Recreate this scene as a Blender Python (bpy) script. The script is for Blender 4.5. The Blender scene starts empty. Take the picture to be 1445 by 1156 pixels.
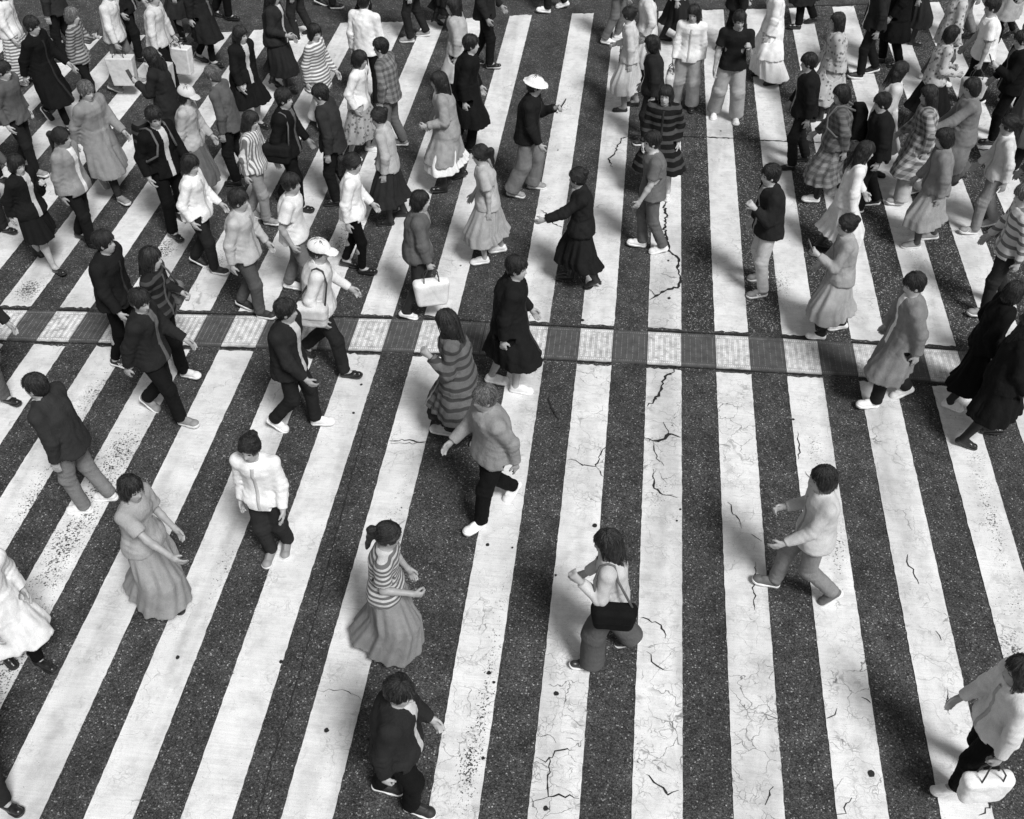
import bpy, math, random, time
import numpy as np
from mathutils import Matrix, Vector
T0 = time.time()
R = math.radians
scene = bpy.context.scene
COL = scene.collection
rng = np.random.default_rng(7)
random.seed(7)

# ------------------------------------------------------------------ camera model (also used to lay the ground out)
FPX, PITCH, YAW, CAMH = 1500.0, R(42.861), R(6.5607), 7.969
def ground(px, py):
    x = px - 722.5; y = 578.0 - py
    fw = FPX * math.cos(PITCH) + y * math.sin(PITCH); up = -FPX * math.sin(PITCH) + y * math.cos(PITCH)
    t = -CAMH / up; X = x * t; Y = fw * t
    return (X * math.cos(YAW) - Y * math.sin(YAW), X * math.sin(YAW) + Y * math.cos(YAW))

# ------------------------------------------------------------------ materials
MATS = {}
class NT:
    def __init__(s, name):
        s.m = bpy.data.materials.new(name); s.m.use_nodes = True
        s.t = s.m.node_tree; s.b = s.t.nodes['Principled BSDF']
    def n(s, typ, **kw):
        nd = s.t.nodes.new(typ)
        for k, v in kw.items():
            if k in nd.inputs: nd.inputs[k].default_value = v
            else: setattr(nd, k, v)
        return nd
    def l(s, a, b): s.t.links.new(a, b)
    def math(s, op, a, b=0.0, c=None, clamp=False):
        nd = s.t.nodes.new('ShaderNodeMath'); nd.operation = op; nd.use_clamp = clamp
        for i, v in enumerate((a, b) if c is None else (a, b, c)):
            if isinstance(v, (int, float)): nd.inputs[i].default_value = v
            else: s.l(v, nd.inputs[i])
        return nd.outputs[0]
    def ramp(s, src, stops, interp='LINEAR'):
        nd = s.t.nodes.new('ShaderNodeValToRGB'); e = nd.color_ramp.elements; nd.color_ramp.interpolation = interp
        while len(e) < len(stops): e.new(0.5)
        for el, (p, v) in zip(e, stops): el.position = p; el.color = (v, v, v, 1)
        s.l(src, nd.inputs[0]); return nd.outputs[0]
    def mix(s, fac, a, b):
        nd = s.t.nodes.new('ShaderNodeMix'); nd.data_type = 'FLOAT'
        for i, v in ((0, fac), (2, a), (3, b)):
            if isinstance(v, (int, float)): nd.inputs[i].default_value = v
            else: s.l(v, nd.inputs[i])
        return nd.outputs[0]
    def noise(s, co, scale, detail=3, rough=.5, dist=0):
        nd = s.n('ShaderNodeTexNoise', Scale=scale, Detail=detail, Roughness=rough, Distortion=dist); s.l(co, nd.inputs['Vector']); return nd.outputs[0]
    def vor(s, co, scale, feature='F1', out='Distance'):
        nd = s.t.nodes.new('ShaderNodeTexVoronoi'); nd.feature = feature; nd.inputs['Scale'].default_value = scale
        s.l(co, nd.inputs['Vector']); return nd.outputs[out]
    def mapping(s, co, scale):
        nd = s.n('ShaderNodeMapping'); nd.inputs['Scale'].default_value = scale; s.l(co, nd.inputs['Vector']); return nd.outputs[0]
    def grey(s, v):
        nd = s.t.nodes.new('ShaderNodeCombineColor')
        for i in range(3): s.l(v, nd.inputs[i])
        return nd.outputs[0]
    def base(s, v): s.l(s.grey(v), s.b.inputs['Base Color'])
    def bump(s, h, strength, dist):
        nd = s.n('ShaderNodeBump', Strength=strength, Distance=dist); s.l(h, nd.inputs['Height']); s.l(nd.outputs[0], s.b.inputs['Normal'])
    def obj(s): return s.t.nodes.new('ShaderNodeTexCoord').outputs['Object']

def asphalt(name, lo, hi, speck, frac, dens):
    k = NT(name); co = k.obj()
    d = k.noise(co, 1.3, 4, .6); m = k.ramp(d, [(.3, .72), (.7, 1.25)])
    cell = k.t.nodes.new('ShaderNodeTexVoronoi'); cell.inputs['Scale'].default_value = dens; k.l(co, cell.inputs['Vector'])
    sep = k.t.nodes.new('ShaderNodeSeparateColor'); k.l(cell.outputs['Color'], sep.inputs[0])
    rnd = sep.outputs[0]
    v = k.ramp(rnd, [(0, lo * .45), (.3, lo), (1 - frac - .06, hi), (1 - frac, speck * .4), (1, speck)])
    blot = k.ramp(k.noise(co, 4.5, 5, .65), [(.32, .62), (.68, 1.3)]); m = k.math('MULTIPLY', m, blot)  # medium blotches: shadow mottling painted into the asphalt colour
    fine = k.ramp(k.noise(co, 190, 2, .7), [(.3, .55), (.7, 1.5)])
    edge = k.ramp(cell.outputs['Distance'], [(.25, 1), (.75, .45)])
    v = k.math('MULTIPLY', k.math('MULTIPLY', v, m), k.math('MULTIPLY', fine, edge))
    # scattered dark pits and a few larger pale stones
    pit = k.ramp(k.noise(co, 42, 2, .6), [(.33, .25), (.40, 1)])
    c2 = k.t.nodes.new('ShaderNodeTexVoronoi'); c2.inputs['Scale'].default_value = 26; k.l(co, c2.inputs['Vector'])
    s2 = k.t.nodes.new('ShaderNodeSeparateColor'); k.l(c2.outputs['Color'], s2.inputs[0])
    big = k.math('MULTIPLY', k.ramp(s2.outputs[1], [(.975, 0), (.985, 1)]), k.ramp(c2.outputs['Distance'], [(.13, 1), (.2, 0)]))
    v = k.math('MULTIPLY', v, pit); v = k.mix(big, v, speck)
    k.base(v); k.b.inputs['Roughness'].default_value = .82; k.b.inputs['Specular IOR Level'].default_value = .3
    hgt = k.math('ADD', k.math('MULTIPLY', cell.outputs['Distance'], -1.0), k.noise(co, 60, 3))
    k.bump(hgt, .55, .006)
    return k.m

def paint(name, wearbase):
    k = NT(name); co = k.obj()
    at = k.t.nodes.new('ShaderNodeAttribute'); at.attribute_name = 'wear'; wear = at.outputs['Fac']
    d = k.noise(co, 1.1, 4, .6)
    v = k.ramp(d, [(.3, .70), (.7, .88)])
    tr = k.noise(k.mapping(co, (1.6, .16, 1)), 1.0, 4, .6, .4); v = k.math('MULTIPLY', v, k.ramp(tr, [(.34, .72), (.52, 1.0)]))
    ca = k.t.nodes.new('ShaderNodeAttribute'); ca.attribute_name = 'crackle'; crk = ca.outputs['Fac']
    st = k.noise(k.mapping(co, (3, 60, 1)), 1.0, 3, .6)          # drag marks across the stripe
    v = k.math('MULTIPLY', v, k.ramp(st, [(.3, .9), (.65, 1.03)]))
    g = k.noise(co, 130, 2, .7); v = k.math('MULTIPLY', v, k.ramp(g, [(.25, .72), (.55, 1.0)]))
    dirt = k.ramp(k.noise(co, 5, 5, .7), [(.45, 1), (.75, .72)]); v = k.math('MULTIPLY', v, dirt)
    # pits and worn-through aggregate
    p1 = k.noise(co, 55, 3, .65)
    thr = k.math('SUBTRACT', .715 - wearbase, k.math('MULTIPLY', wear, .215))
    patch = k.ramp(k.noise(co, 2.6, 4, .6), [(.45, 0), (.75, .07)])
    thr = k.math('SUBTRACT', thr, patch)
    worn = k.math('MULTIPLY', k.math('SUBTRACT', p1, thr), 30, clamp=True)
    # hairline cracking
    wv = k.t.nodes.new('ShaderNodeTexNoise'); wv.inputs['Scale'].default_value = 7; wv.inputs['Detail'].default_value = 3; k.l(co, wv.inputs['Vector'])
    vm = k.t.nodes.new('ShaderNodeVectorMath'); vm.operation = 'MULTIPLY_ADD'; k.l(wv.outputs['Color'], vm.inputs[0]); vm.inputs[1].default_value = (.22, .22, .0); k.l(co, vm.inputs[2])
    e = k.vor(vm.outputs[0], 4.2, 'DISTANCE_TO_EDGE')
    cm = k.ramp(k.noise(co, 1.7, 3, .6), [(.53, 0), (.64, .8)])
    cm = k.math('ADD', k.math('MULTIPLY', cm, .6), k.math('MULTIPLY', crk, k.ramp(k.noise(co, 3.1, 3, .6), [(.42, 0), (.56, 1)])), clamp=True)
    hair = k.math('MULTIPLY', k.ramp(e, [(.004, .85), (.017, 0)]), cm)
    e2 = k.vor(vm.outputs[0], 15, 'DISTANCE_TO_EDGE')
    cm2 = k.ramp(k.noise(co, 2.9, 3, .6), [(.50, 0), (.66, .45)])
    cm2 = k.math('ADD', cm2, k.math('MULTIPLY', crk, k.ramp(k.noise(co, 4.3, 3, .6), [(.48, 0), (.62, .8)])), clamp=True)
    hair2 = k.math('MULTIPLY', k.ramp(e2, [(.02, .6), (.06, 0)]), cm2)
    f = k.math('MAXIMUM', worn, k.math('MAXIMUM', hair, hair2))
    v = k.mix(f, v, .035)
    k.base(v); k.b.inputs['Roughness'].default_value = .6
    k.bump(k.math('ADD', k.math('MULTIPLY', f, -1.0), k.math('MULTIPLY', g, .35)), .5, .004)
    return k.m

def cloth(lv, pat=''):
    key = ('cloth', round(lv, 3), pat)
    if key in MATS: return MATS[key]
    k = NT('cloth'); co = k.obj(); lv = lv * .42 if lv < .08 else lv
    n = k.ramp(k.noise(co, 6, 3, .6), [(.3, .82), (.7, 1.12)])
    f = k.ramp(k.noise(co, 260, 2, .6), [(.3, .75), (.7, 1.2)])
    v = k.math('MULTIPLY', k.math('MULTIPLY', n, f), lv)
    sx = k.t.nodes.new('ShaderNodeSeparateXYZ'); k.l(co, sx.inputs[0])
    lo = lv * .25 if lv > .3 else (.06 if lv < .06 else lv * .4)

    if pat == 'stripe':
        w = k.math('FRACT', k.math('MULTIPLY', sx.outputs[2], 21)); v = k.mix(k.ramp(w, [(.42, 0), (.46, 1), (.96, 1), (1, 0)]), v, lo)
    elif pat == 'band':
        w = k.math('FRACT', k.math('MULTIPLY', sx.outputs[2], 8.5)); v = k.mix(k.ramp(w, [(.6, 0), (.63, 1), (.97, 1), (1, 0)]), v, lo)
    elif pat == 'check':
        a = k.ramp(k.math('FRACT', k.math('MULTIPLY', sx.outputs[2], 11)), [(.5, 0), (.54, .55)], 'LINEAR')
        b = k.ramp(k.math('FRACT', k.math('MULTIPLY', sx.outputs[1], 13)), [(.5, 0), (.54, .55)], 'LINEAR')
        v = k.mix(k.math('ADD', a, b, clamp=True), v, lo)
    elif pat == 'print':
        v = k.mix(k.ramp(k.vor(co, 17), [(.28, .85), (.36, 0)]), v, lo if lv > .12 else .5)
    elif pat == 'upright':
        w = k.math('FRACT', k.math('MULTIPLY', sx.outputs[1], 24)); v = k.mix(k.ramp(w, [(.5, 0), (.56, 1), (.95, 1), (1, 0)]), v, lo)
    k.base(v); k.b.inputs['Roughness'].default_value = .85
    k.b.inputs['Specular IOR Level'].default_value = .06
    cr = k.math('ABSOLUTE', k.math('SUBTRACT', k.noise(k.mapping(co, (1, 1, .55)), 17, 4, .55, 1.2), .5))
    cr = k.math('POWER', cr, .6)
    k.bump(k.math('ADD', k.math('MULTIPLY', k.noise(co, 330, 2), .25), k.math('MULTIPLY', cr, 1.6)), .28 if lv > .35 else .5, .010)
    MATS[key] = k.m; return k.m

def plain(kind, lv, rough, spec=.5, bscale=90, bst=.15):
    key = (kind, round(lv, 3))
    if key in MATS: return MATS[key]
    k = NT(kind); co = k.obj()
    v = k.math('MULTIPLY', k.ramp(k.noise(co, 18, 4, .6), [(.3, .85), (.7, 1.1)]), lv)
    k.base(v); k.b.inputs['Roughness'].default_value = rough; k.b.inputs['Specular IOR Level'].default_value = spec
    k.bump(k.noise(co, bscale, 3), bst, .004)
    MATS[key] = k.m; return k.m
def skin(lv=.36):
    m = plain('skin', lv, .5, .4, 140, .08); return m
def hairmat(lv):
    key = ('hair', round(lv, 3))
    if key in MATS: return MATS[key]
    k = NT('hair'); co = k.obj()
    s = k.noise(k.mapping(co, (140, 140, 9)), 1.0, 3, .7)
    v = k.math('MULTIPLY', k.ramp(s, [(.3, .3), (.7, 1.9)]), lv * .6)
    k.base(v); k.b.inputs['Roughness'].default_value = .38; k.b.inputs['Specular IOR Level'].default_value = .3
    k.bump(s, .9, .008)
    MATS[key] = k.m; return k.m
EYE = plain('eye', .012, .15); LIP = plain('lips', .17, .4)

# ------------------------------------------------------------------ meshes
def mesh_np(name, v, q, mats, mi=None, smooth=True):
    me = bpy.data.meshes.new(name)
    nq, k = q.shape
    me.vertices.add(len(v)); me.vertices.foreach_set('co', np.ascontiguousarray(v, np.float32).ravel())
    me.loops.add(nq * k); me.loops.foreach_set('vertex_index', np.ascontiguousarray(q, np.int32).ravel())
    me.polygons.add(nq); me.polygons.foreach_set('loop_start', np.arange(0, nq * k, k, dtype=np.int32))
    if mi is not None: me.polygons.foreach_set('material_index', mi.astype(np.int32))
    me.polygons.foreach_set('use_smooth', np.full(nq, smooth))
    for m in mats: me.materials.append(m)
    me.update(calc_edges=True)
    return me
def mesh_py(name, v, f, mats, mi=None, smooth=False):
    me = bpy.data.meshes.new(name); me.from_pydata(v, [], f)
    for m in mats: me.materials.append(m)
    if mi: me.polygons.foreach_set('material_index', mi)
    me.polygons.foreach_set('use_smooth', [smooth] * len(f)); me.update(); return me
def link(name, data, parent=None, mats=None):
    o = bpy.data.objects.new(name, data); COL.objects.link(o)
    if parent: o.parent = parent
    if mats:
        for sl, m in zip(o.material_slots, mats): sl.link = 'OBJECT'; sl.material = m
    return o
def tag(o, label=None, cat=None, group=None, kind=None):
    for k, v in (('label', label), ('category', cat), ('group', group), ('kind', kind)):
        if v: o[k] = v
    return o

def snet(f, o, h):
    s = f < 0
    c = np.zeros(tuple(n - 1 for n in f.shape), np.int8)
    sl = (slice(None, -1), slice(1, None))
    corners = [(a, b, d) for a in (0, 1) for b in (0, 1) for d in (0, 1)]
    si = s.astype(np.int8)
    for a, b, d in corners: c += si[sl[a], sl[b], sl[d]]
    act = np.argwhere((c > 0) & (c < 8))
    if not len(act): return None, None
    i, j, k = act.T
    val = {cr: f[i + cr[0], j + cr[1], k + cr[2]] for cr in corners}
    acc = np.zeros((len(act), 3), np.float32); cnt = np.zeros(len(act), np.float32)
    for cr in corners:
        for ax in range(3):
            if cr[ax]: continue
            c2 = list(cr); c2[ax] = 1; va, vb = val[cr], val[tuple(c2)]
            m = (va < 0) != (vb < 0)
            t = np.where(m, va / np.where(m, va - vb, 1), 0)
            p = np.tile(np.array(cr, np.float32), (len(act), 1)); p[:, ax] = t
            acc += p * m[:, None]; cnt += m
    v = (act + acc / cnt[:, None]) * h + o
    idx = np.full(c.shape, -1, np.int32); idx[i, j, k] = np.arange(len(act))
    Q = []
    for ax in range(3):
        u, w = (ax + 1) % 3, (ax + 2) % 3
        a = [slice(None)] * 3; b = [slice(None)] * 3; a[ax] = slice(None, -1); b[ax] = slice(1, None)
        e = np.argwhere(s[tuple(a)] != s[tuple(b)])
        e = e[(e[:, u] > 0) & (e[:, w] > 0) & (e[:, u] < f.shape[u] - 1) & (e[:, w] < f.shape[w] - 1)]
        if not len(e): continue
        inside = s[e[:, 0], e[:, 1], e[:, 2]]
        qs = []
        for du, dw in ((-1, -1), (0, -1), (0, 0), (-1, 0)):
            p = e.copy(); p[:, u] += du; p[:, w] += dw; qs.append(idx[p[:, 0], p[:, 1], p[:, 2]])
        q = np.stack(qs, 1); q[~inside] = q[~inside][:, ::-1]; Q.append(q)
    return v, np.concatenate(Q)

class Field:
    def __init__(s, lo, hi, h):
        s.h = h; s.o = np.array(lo, np.float32) - 2 * h
        n = np.ceil((np.array(hi) - s.o) / h).astype(int) + 3
        s.ax = [(s.o[i] + np.arange(n[i]) * h).astype(np.float32) for i in range(3)]
        s.f = np.full(tuple(n), .3, np.float32)
    def box(s, lo, hi):
        r = []
        for i in range(3):
            a = max(0, int((lo[i] - s.o[i]) / s.h)); b = min(len(s.ax[i]), int((hi[i] - s.o[i]) / s.h) + 2)
            r.append(slice(a, max(b, a)))
        return tuple(r), s.ax[0][r[0]][:, None, None], s.ax[1][r[1]][None, :, None], s.ax[2][r[2]][None, None, :]
    def put(s, sl, d, k):
        a = s.f[sl]
        if a.size == 0: return
        if k <= 0: s.f[sl] = np.minimum(a, d); return
        hh = np.maximum(k - np.abs(a - d), 0) / k
        s.f[sl] = np.minimum(a, d) - hh * hh * k * .25
    def cut(s, sl, d, k=0.0):           # subtract shape d
        a = s.f[sl]
        if a.size == 0: return
        if k <= 0: s.f[sl] = np.maximum(a, -d); return
        hh = np.maximum(k - np.abs(a + d), 0) / k
        s.f[sl] = np.maximum(a, -d) + hh * hh * k * .25
    def cone(s, a, b, r1, r2, k=.03, cut=False):
        a = np.array(a, float); b = np.array(b, float); m = max(r1, r2) + max(k, 0) + 2 * s.h
        sl, X, Y, Z = s.box(np.minimum(a, b) - m, np.maximum(a, b) + m)
        ba = b - a; L = max(float(ba @ ba), 1e-9)
        px, py, pz = X - a[0], Y - a[1], Z - a[2]
        t = np.clip((px * ba[0] + py * ba[1] + pz * ba[2]) / L, 0, 1)
        d = np.sqrt((px - ba[0] * t) ** 2 + (py - ba[1] * t) ** 2 + (pz - ba[2] * t) ** 2) - (r1 + (r2 - r1) * t)
        (s.cut if cut else s.put)(sl, d, k)
    def ell(s, c, r, M=None, k=.03, cut=False):
        c = np.array(c, float); m = max(r) + max(k, 0) + 2 * s.h
        sl, X, Y, Z = s.box(c - m, c + m)
        p = (X - c[0], Y - c[1], Z - c[2])
        if M is not None: p = tuple(p[0] * M[0][i] + p[1] * M[1][i] + p[2] * M[2][i] for i in range(3))
        k0 = np.sqrt((p[0] / r[0]) ** 2 + (p[1] / r[1]) ** 2 + (p[2] / r[2]) ** 2)
        k1 = np.sqrt((p[0] / r[0] ** 2) ** 2 + (p[1] / r[1] ** 2) ** 2 + (p[2] / r[2] ** 2) ** 2)
        d = k0 * (k0 - 1) / np.maximum(k1, 1e-6)
        (s.cut if cut else s.put)(sl, d.astype(np.float32), k)
    def rbox(s, c, hf, rad, k=0.0, taper=0.0):
        c = np.array(c, float); m = max(hf) + .06
        sl, X, Y, Z = s.box(c - m, c + m)
        t = 1 + taper * (Z - c[2]) / hf[2]
        qx, qy, qz = np.abs(X - c[0]) / t - (hf[0] - rad), np.abs(Y - c[1]) / t - (hf[1] - rad), np.abs(Z - c[2]) - (hf[2] - rad) + 0 * (X + Y)
        qx = qx + 0 * qz; qy = qy + 0 * qz
        d = np.sqrt(np.maximum(qx, 0) ** 2 + np.maximum(qy, 0) ** 2 + np.maximum(qz, 0) ** 2) + np.minimum(np.maximum(qx, np.maximum(qy, qz)), 0) - rad
        s.put(sl, d, k)
    def full(s): return s.ax[0][:, None, None], s.ax[1][None, :, None], s.ax[2][None, None, :]
    def mesh(s): return snet(s.f, s.o, s.h)

def folds(F, amp, r, zs=.3, n=5, lo=30, hi=75, joints=(), mask=None):
    """cloth folds: long creases running mostly down the cloth, plus short wrinkles across the bends of the limbs"""
    X, Y, Z = F.full(); d = 0
    w1 = 1.3 * np.sin(7 * Z + r.uniform(0, 6)) + .9 * np.sin(13 * Z + 9 * X + r.uniform(0, 6)) + .8 * np.sin(11 * Y - 8 * Z + r.uniform(0, 6))
    for _ in range(n):
        kx, ky = r.uniform(-1, 1, 2); kz = r.uniform(-1, 1) * zs
        L = r.uniform(lo, hi) / math.sqrt(kx * kx + ky * ky + kz * kz + .05); ph = r.uniform(0, 6.28)
        d = d + (1.6 * np.abs(np.sin(.5 * (L * (kx * X + ky * Y + kz * Z) + ph) + w1 * r.uniform(.5, 1))) ** .8 - 1)
    d = d * (.72 * amp / math.sqrt(n)) + amp * .25
    for c, ax, rad in joints:
        ax = np.array(ax, float); ax /= np.linalg.norm(ax)
        sl, x, y, z = F.box(np.array(c) - 2.2 * rad, np.array(c) + 2.2 * rad)
        x = x - c[0]; y = y - c[1]; z = z - c[2]
        t = x * ax[0] + y * ax[1] + z * ax[2]; q = np.sqrt(x * x + y * y + z * z)
        wv = 1.5 * np.abs(np.sin(48 * t + 14 * y + 10 * x + r.uniform(0, 6))) - .35
        d[sl] += amp * .9 * wv * np.exp(-(q / rad) ** 2)
    if mask is not None: d = d * mask
    F.f -= d.astype(np.float32)

# ------------------------------------------------------------------ people
BODYT = {'f': ([-.13, -.05, .02, .08, .18, .29, .38, .45, .50, .54], [.07, .112, .12, .112, .090, .106, .118, .098, .068, .046], [.12, .165, .166, .155, .122, .135, .143, .135, .088, .05]),
         'm': ([-.13, -.05, .02, .08, .18, .29, .38, .45, .50, .54], [.07, .108, .115, .112, .104, .118, .126, .11, .074, .05], [.12, .155, .160, .155, .140, .155, .168, .158, .10, .056])}

class Sk: pass
def skeleton(p, fl, fr, r):
    """fl, fr: (x, y) of left and right shoe centres in the local frame (x forward, y left)."""
    k = Sk(); k.build = p.get('build', r.uniform(.93, 1.12)); k.g = p['g']; s = k.s = p['H'] / 1.70
    shoul = (.185 if k.g == 'm' else .162) * s
    thigh, shin = .435 * s, .42 * s
    diff = fl[0] - fr[0]
    k.foot = {}
    anks = {}
    for side, f, front in (('l', fl, diff > 0), ('r', fr, diff <= 0)):
        L = abs(diff)
        if L > .30 * s: th = -R(9) if front else R(14 + 40 * min(1, (L - .3) / .4))
        elif p.get('lift') and not front: th = R(38)
        else: th = 0.0 if front else R(6)
        lift = .05 if (p.get('lift') and not front) else 0.0
        piv = np.array([.085 * s, 0, .008]) if th > 0 else np.array([-.115 * s, 0, .004])
        def rot(q):
            q = np.array(q, float) - piv; c, sn = math.cos(th), math.sin(th)
            return np.array([q[0] * c + q[2] * sn, q[1], -q[0] * sn + q[2] * c]) + piv
        base = np.array([f[0], f[1], lift])
        org = rot((0, 0, 0)) + base
        anks[side] = rot((-.062 * s, 0, .085 * s)) + base
        k.foot[side] = dict(loc=org, pitch=th, ball=rot((.06 * s, 0, .04 * s)) + base)
    mid = (np.array(fl) + np.array(fr)) / 2
    hx = mid[0] + .015; hy = mid[1]
    hw = .088 * s; zmax = 9
    hipxy = {'l': np.array([hx, hy + hw]), 'r': np.array([hx, hy - hw])}
    for sd in 'lr':
        dh = np.linalg.norm(hipxy[sd] - anks[sd][:2]); reach = .988 * (thigh + shin)
        zmax = min(zmax, anks[sd][2] + math.sqrt(max(reach ** 2 - dh ** 2, .2)))
    k.zh = zmax; k.hip = {}; k.knee = {}; k.ank = anks
    for sd in 'lr':
        h = np.array([*hipxy[sd], k.zh]); a = anks[sd]; d = a - h; L = np.linalg.norm(d); u = d / L
        ca = (thigh ** 2 + L ** 2 - shin ** 2) / (2 * thigh * L); ca = min(1, max(-1, ca))
        fw = np.array([1., .08 if sd == 'l' else -.08, 0]); n = fw - u * (fw @ u); n /= np.linalg.norm(n)
        k.hip[sd] = h; k.knee[sd] = h + u * thigh * ca + n * thigh * math.sqrt(1 - ca * ca)
    lean = p.get('lean', r.uniform(.05, .12)); k.hm = np.array([hx, hy, k.zh])
    k.u = np.array([math.sin(lean), 0, math.cos(lean)])
    tw = -.22 * max(-1, min(1, diff / .6)); k.tw = tw
    k.sp = lambda t: k.hm + k.u * (t * s) - np.array([.02 * s * math.sin(max(0, min(1, t / .5)) * 3.14), 0, 0])
    yv = np.array([-math.sin(tw), math.cos(tw), 0]); k.yv = yv
    sb = k.sp(.465)
    k.sh = {'l': sb + yv * shoul, 'r': sb - yv * shoul}
    k.nb = k.sp(.52)
    k.hy = p.get('hyaw', r.uniform(-.35, .35)); hp = p.get('hpitch', r.uniform(.05, .3))
    cy, sy, cp, sp_ = math.cos(k.hy), math.sin(k.hy), math.cos(hp), math.sin(hp)
    k.HM = np.array([[cy * cp, -sy, cy * sp_], [sy * cp, cy, sy * sp_], [-sp_, 0, cp]])
    k.hc = k.nb + np.array([.035, 0, .148]) * s
    k.H = lambda x, y, z: k.hc + k.HM @ (np.array([x, y, z]) * s)
    # arms
    k.el, k.wr, k.hd, k.hn = {}, {}, {}, {}
    ua, fa = .285 * s, .245 * s
    for sd, sg in (('l', 1), ('r', -1)):
        pose = p['arms'][0 if sd == 'l' else 1] if isinstance(p['arms'], (list, tuple)) else p['arms']
        sw = -sg * .42 * max(-1, min(1, diff / .6))
        ab = r.uniform(.12, .2)
        if pose == 'swing': a, e, inw = sw - .06, .18 + max(0, sw) * .55 + r.uniform(0, .2), .04
        elif pose == 'phone': a, e, inw = .35, 1.75, .55
        elif pose == 'carry': a, e, inw, ab = .05 + sw * .2, .12, 0, .22
        elif pose == 'elbow': a, e, inw = -.05, 1.35, .3
        elif pose == 'out': a, e, inw, ab = .85, .35, .05, .1
        elif pose == 'pocket': a, e, inw, ab = -.35, .75, .1, .25
        elif pose == 'strap': a, e, inw = .15, 2.2, .25
        elif pose == 'face': a, e, inw = .7, 2.2, .35
        d1 = np.array([math.sin(a), sg * math.sin(ab), -math.cos(a)]); d1 /= np.linalg.norm(d1)
        b = a + e
        d2 = np.array([math.sin(b), sg * (.12 - inw), -math.cos(b)]); d2 /= np.linalg.norm(d2)
        k.el[sd] = k.sh[sd] + d1 * ua; k.wr[sd] = k.el[sd] + d2 * fa
        k.hd[sd] = d2
        n = np.array([0, -sg, 0.]) + .25 * np.array([1, 0, 0]); n = n - d2 * (n @ d2); n /= np.linalg.norm(n); k.hn[sd] = n   # palm normal (faces the body)
    return k

def hand(F, k, sd, curl):
    s = k.s; w, d, n = k.wr[sd], k.hd[sd], k.hn[sd]
    t = np.cross(n, d) * (1 if sd == 'l' else -1)          # towards the thumb (forward)
    if t[0] * 1.0 + t[2] * .5 < 0: t = -t
    kn = w + d * .085 * s
    F.cone(w, w + d * .05 * s, .024 * s, .026 * s, .02)
    for q in (-.024, -.008, .008, .024):
        F.cone(w + d * .03 * s + t * q * s * .8, kn + t * q * s, .0145 * s, .0125 * s, .012)
    for q, L in ((.030, .068), (.010, .078), (-.010, .073), (-.030, .056)):
        b0 = kn + t * q * s; c = curl + random.uniform(-.1, .15)
        d1 = d * math.cos(c) + n * math.sin(c); d2 = d * math.cos(2.1 * c) + n * math.sin(2.1 * c)
        m = b0 + d1 * L * .55 * s
        F.cone(b0, m, .0108 * s, .0100 * s, .006); F.cone(m, m + d2 * L * .5 * s, .0100 * s, .0088 * s, .006)
    tb = w + d * .03 * s + t * .024 * s
    td = d * .62 + t * .62 + n * .45; td /= np.linalg.norm(td); m = tb + td * .042 * s
    t2 = d * .85 + t * .2 + n * .5; t2 /= np.linalg.norm(t2)
    F.cone(tb, m, .0145 * s, .0115 * s, .01); F.cone(m, m + t2 * .034 * s, .0115 * s, .0095 * s, .006)

def loft(F, k, tab, off, t0, t1, kk, hang=False, mul=1.0):
    s = k.s; T, A, B = tab
    X, Y, Z = F.full()
    z0 = k.sp(t0)[2]; z1 = k.sp(t1)[2]
    sl, X, Y, Z = F.box((k.hm[0] - .45, k.hm[1] - .45, z0 - .08), (k.hm[0] + .5, k.hm[1] + .45, z1 + .08))
    t = (Z - k.zh) / (k.u[2] * s)
    tc = np.clip(t, t0, t1).ravel()
    a = np.interp(tc, T, A); b = np.interp(tc, T, B)
    if hang:
        am = np.interp(.38, T, A); bm = np.interp(.38, T, B)
        w = np.clip((.40 - tc) / .1, 0, 1)
        a = np.maximum(a, w * am * hang); b = np.maximum(b, w * bm * hang)
    fl = .034 * np.clip((.16 - tc) / .22, 0, 1) if hang else 0
    mul = mul * k.build
    a = (a * mul * s + off + fl).astype(np.float32); b = (b * mul * s + off + fl * 1.1).astype(np.float32)
    cx = (k.hm[0] + k.u[0] * tc * s - .02 * s * np.sin(np.clip(tc / .5, 0, 1) * 3.14)).astype(np.float32)
    tw = (k.tw * np.clip(tc / .45, -.3, 1)).astype(np.float32)
    px = X - cx[None, None, :]; py = Y - k.hm[1] + 0 * px
    c, sn = np.cos(tw), np.sin(tw)
    qx = px * c + py * sn; qy = -px * sn + py * c
    e = 2.35
    g = (np.abs(qx / a) ** e + np.abs(qy / b) ** e) ** (1 / e)
    d = (g - 1) * np.minimum(a, b)
    d = np.maximum(d, np.maximum(z0 - Z, Z - z1) + 0 * d)
    F.put(sl, d.astype(np.float32), kk)

def legs_at(k, z):
    out = []
    for sd in 'lr':
        pts = np.array([k.ank[sd], k.knee[sd], k.hip[sd]])
        out.append(np.stack([np.interp(z, pts[:, 2], pts[:, i]) for i in (0, 1)], -1))
    return out

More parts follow.
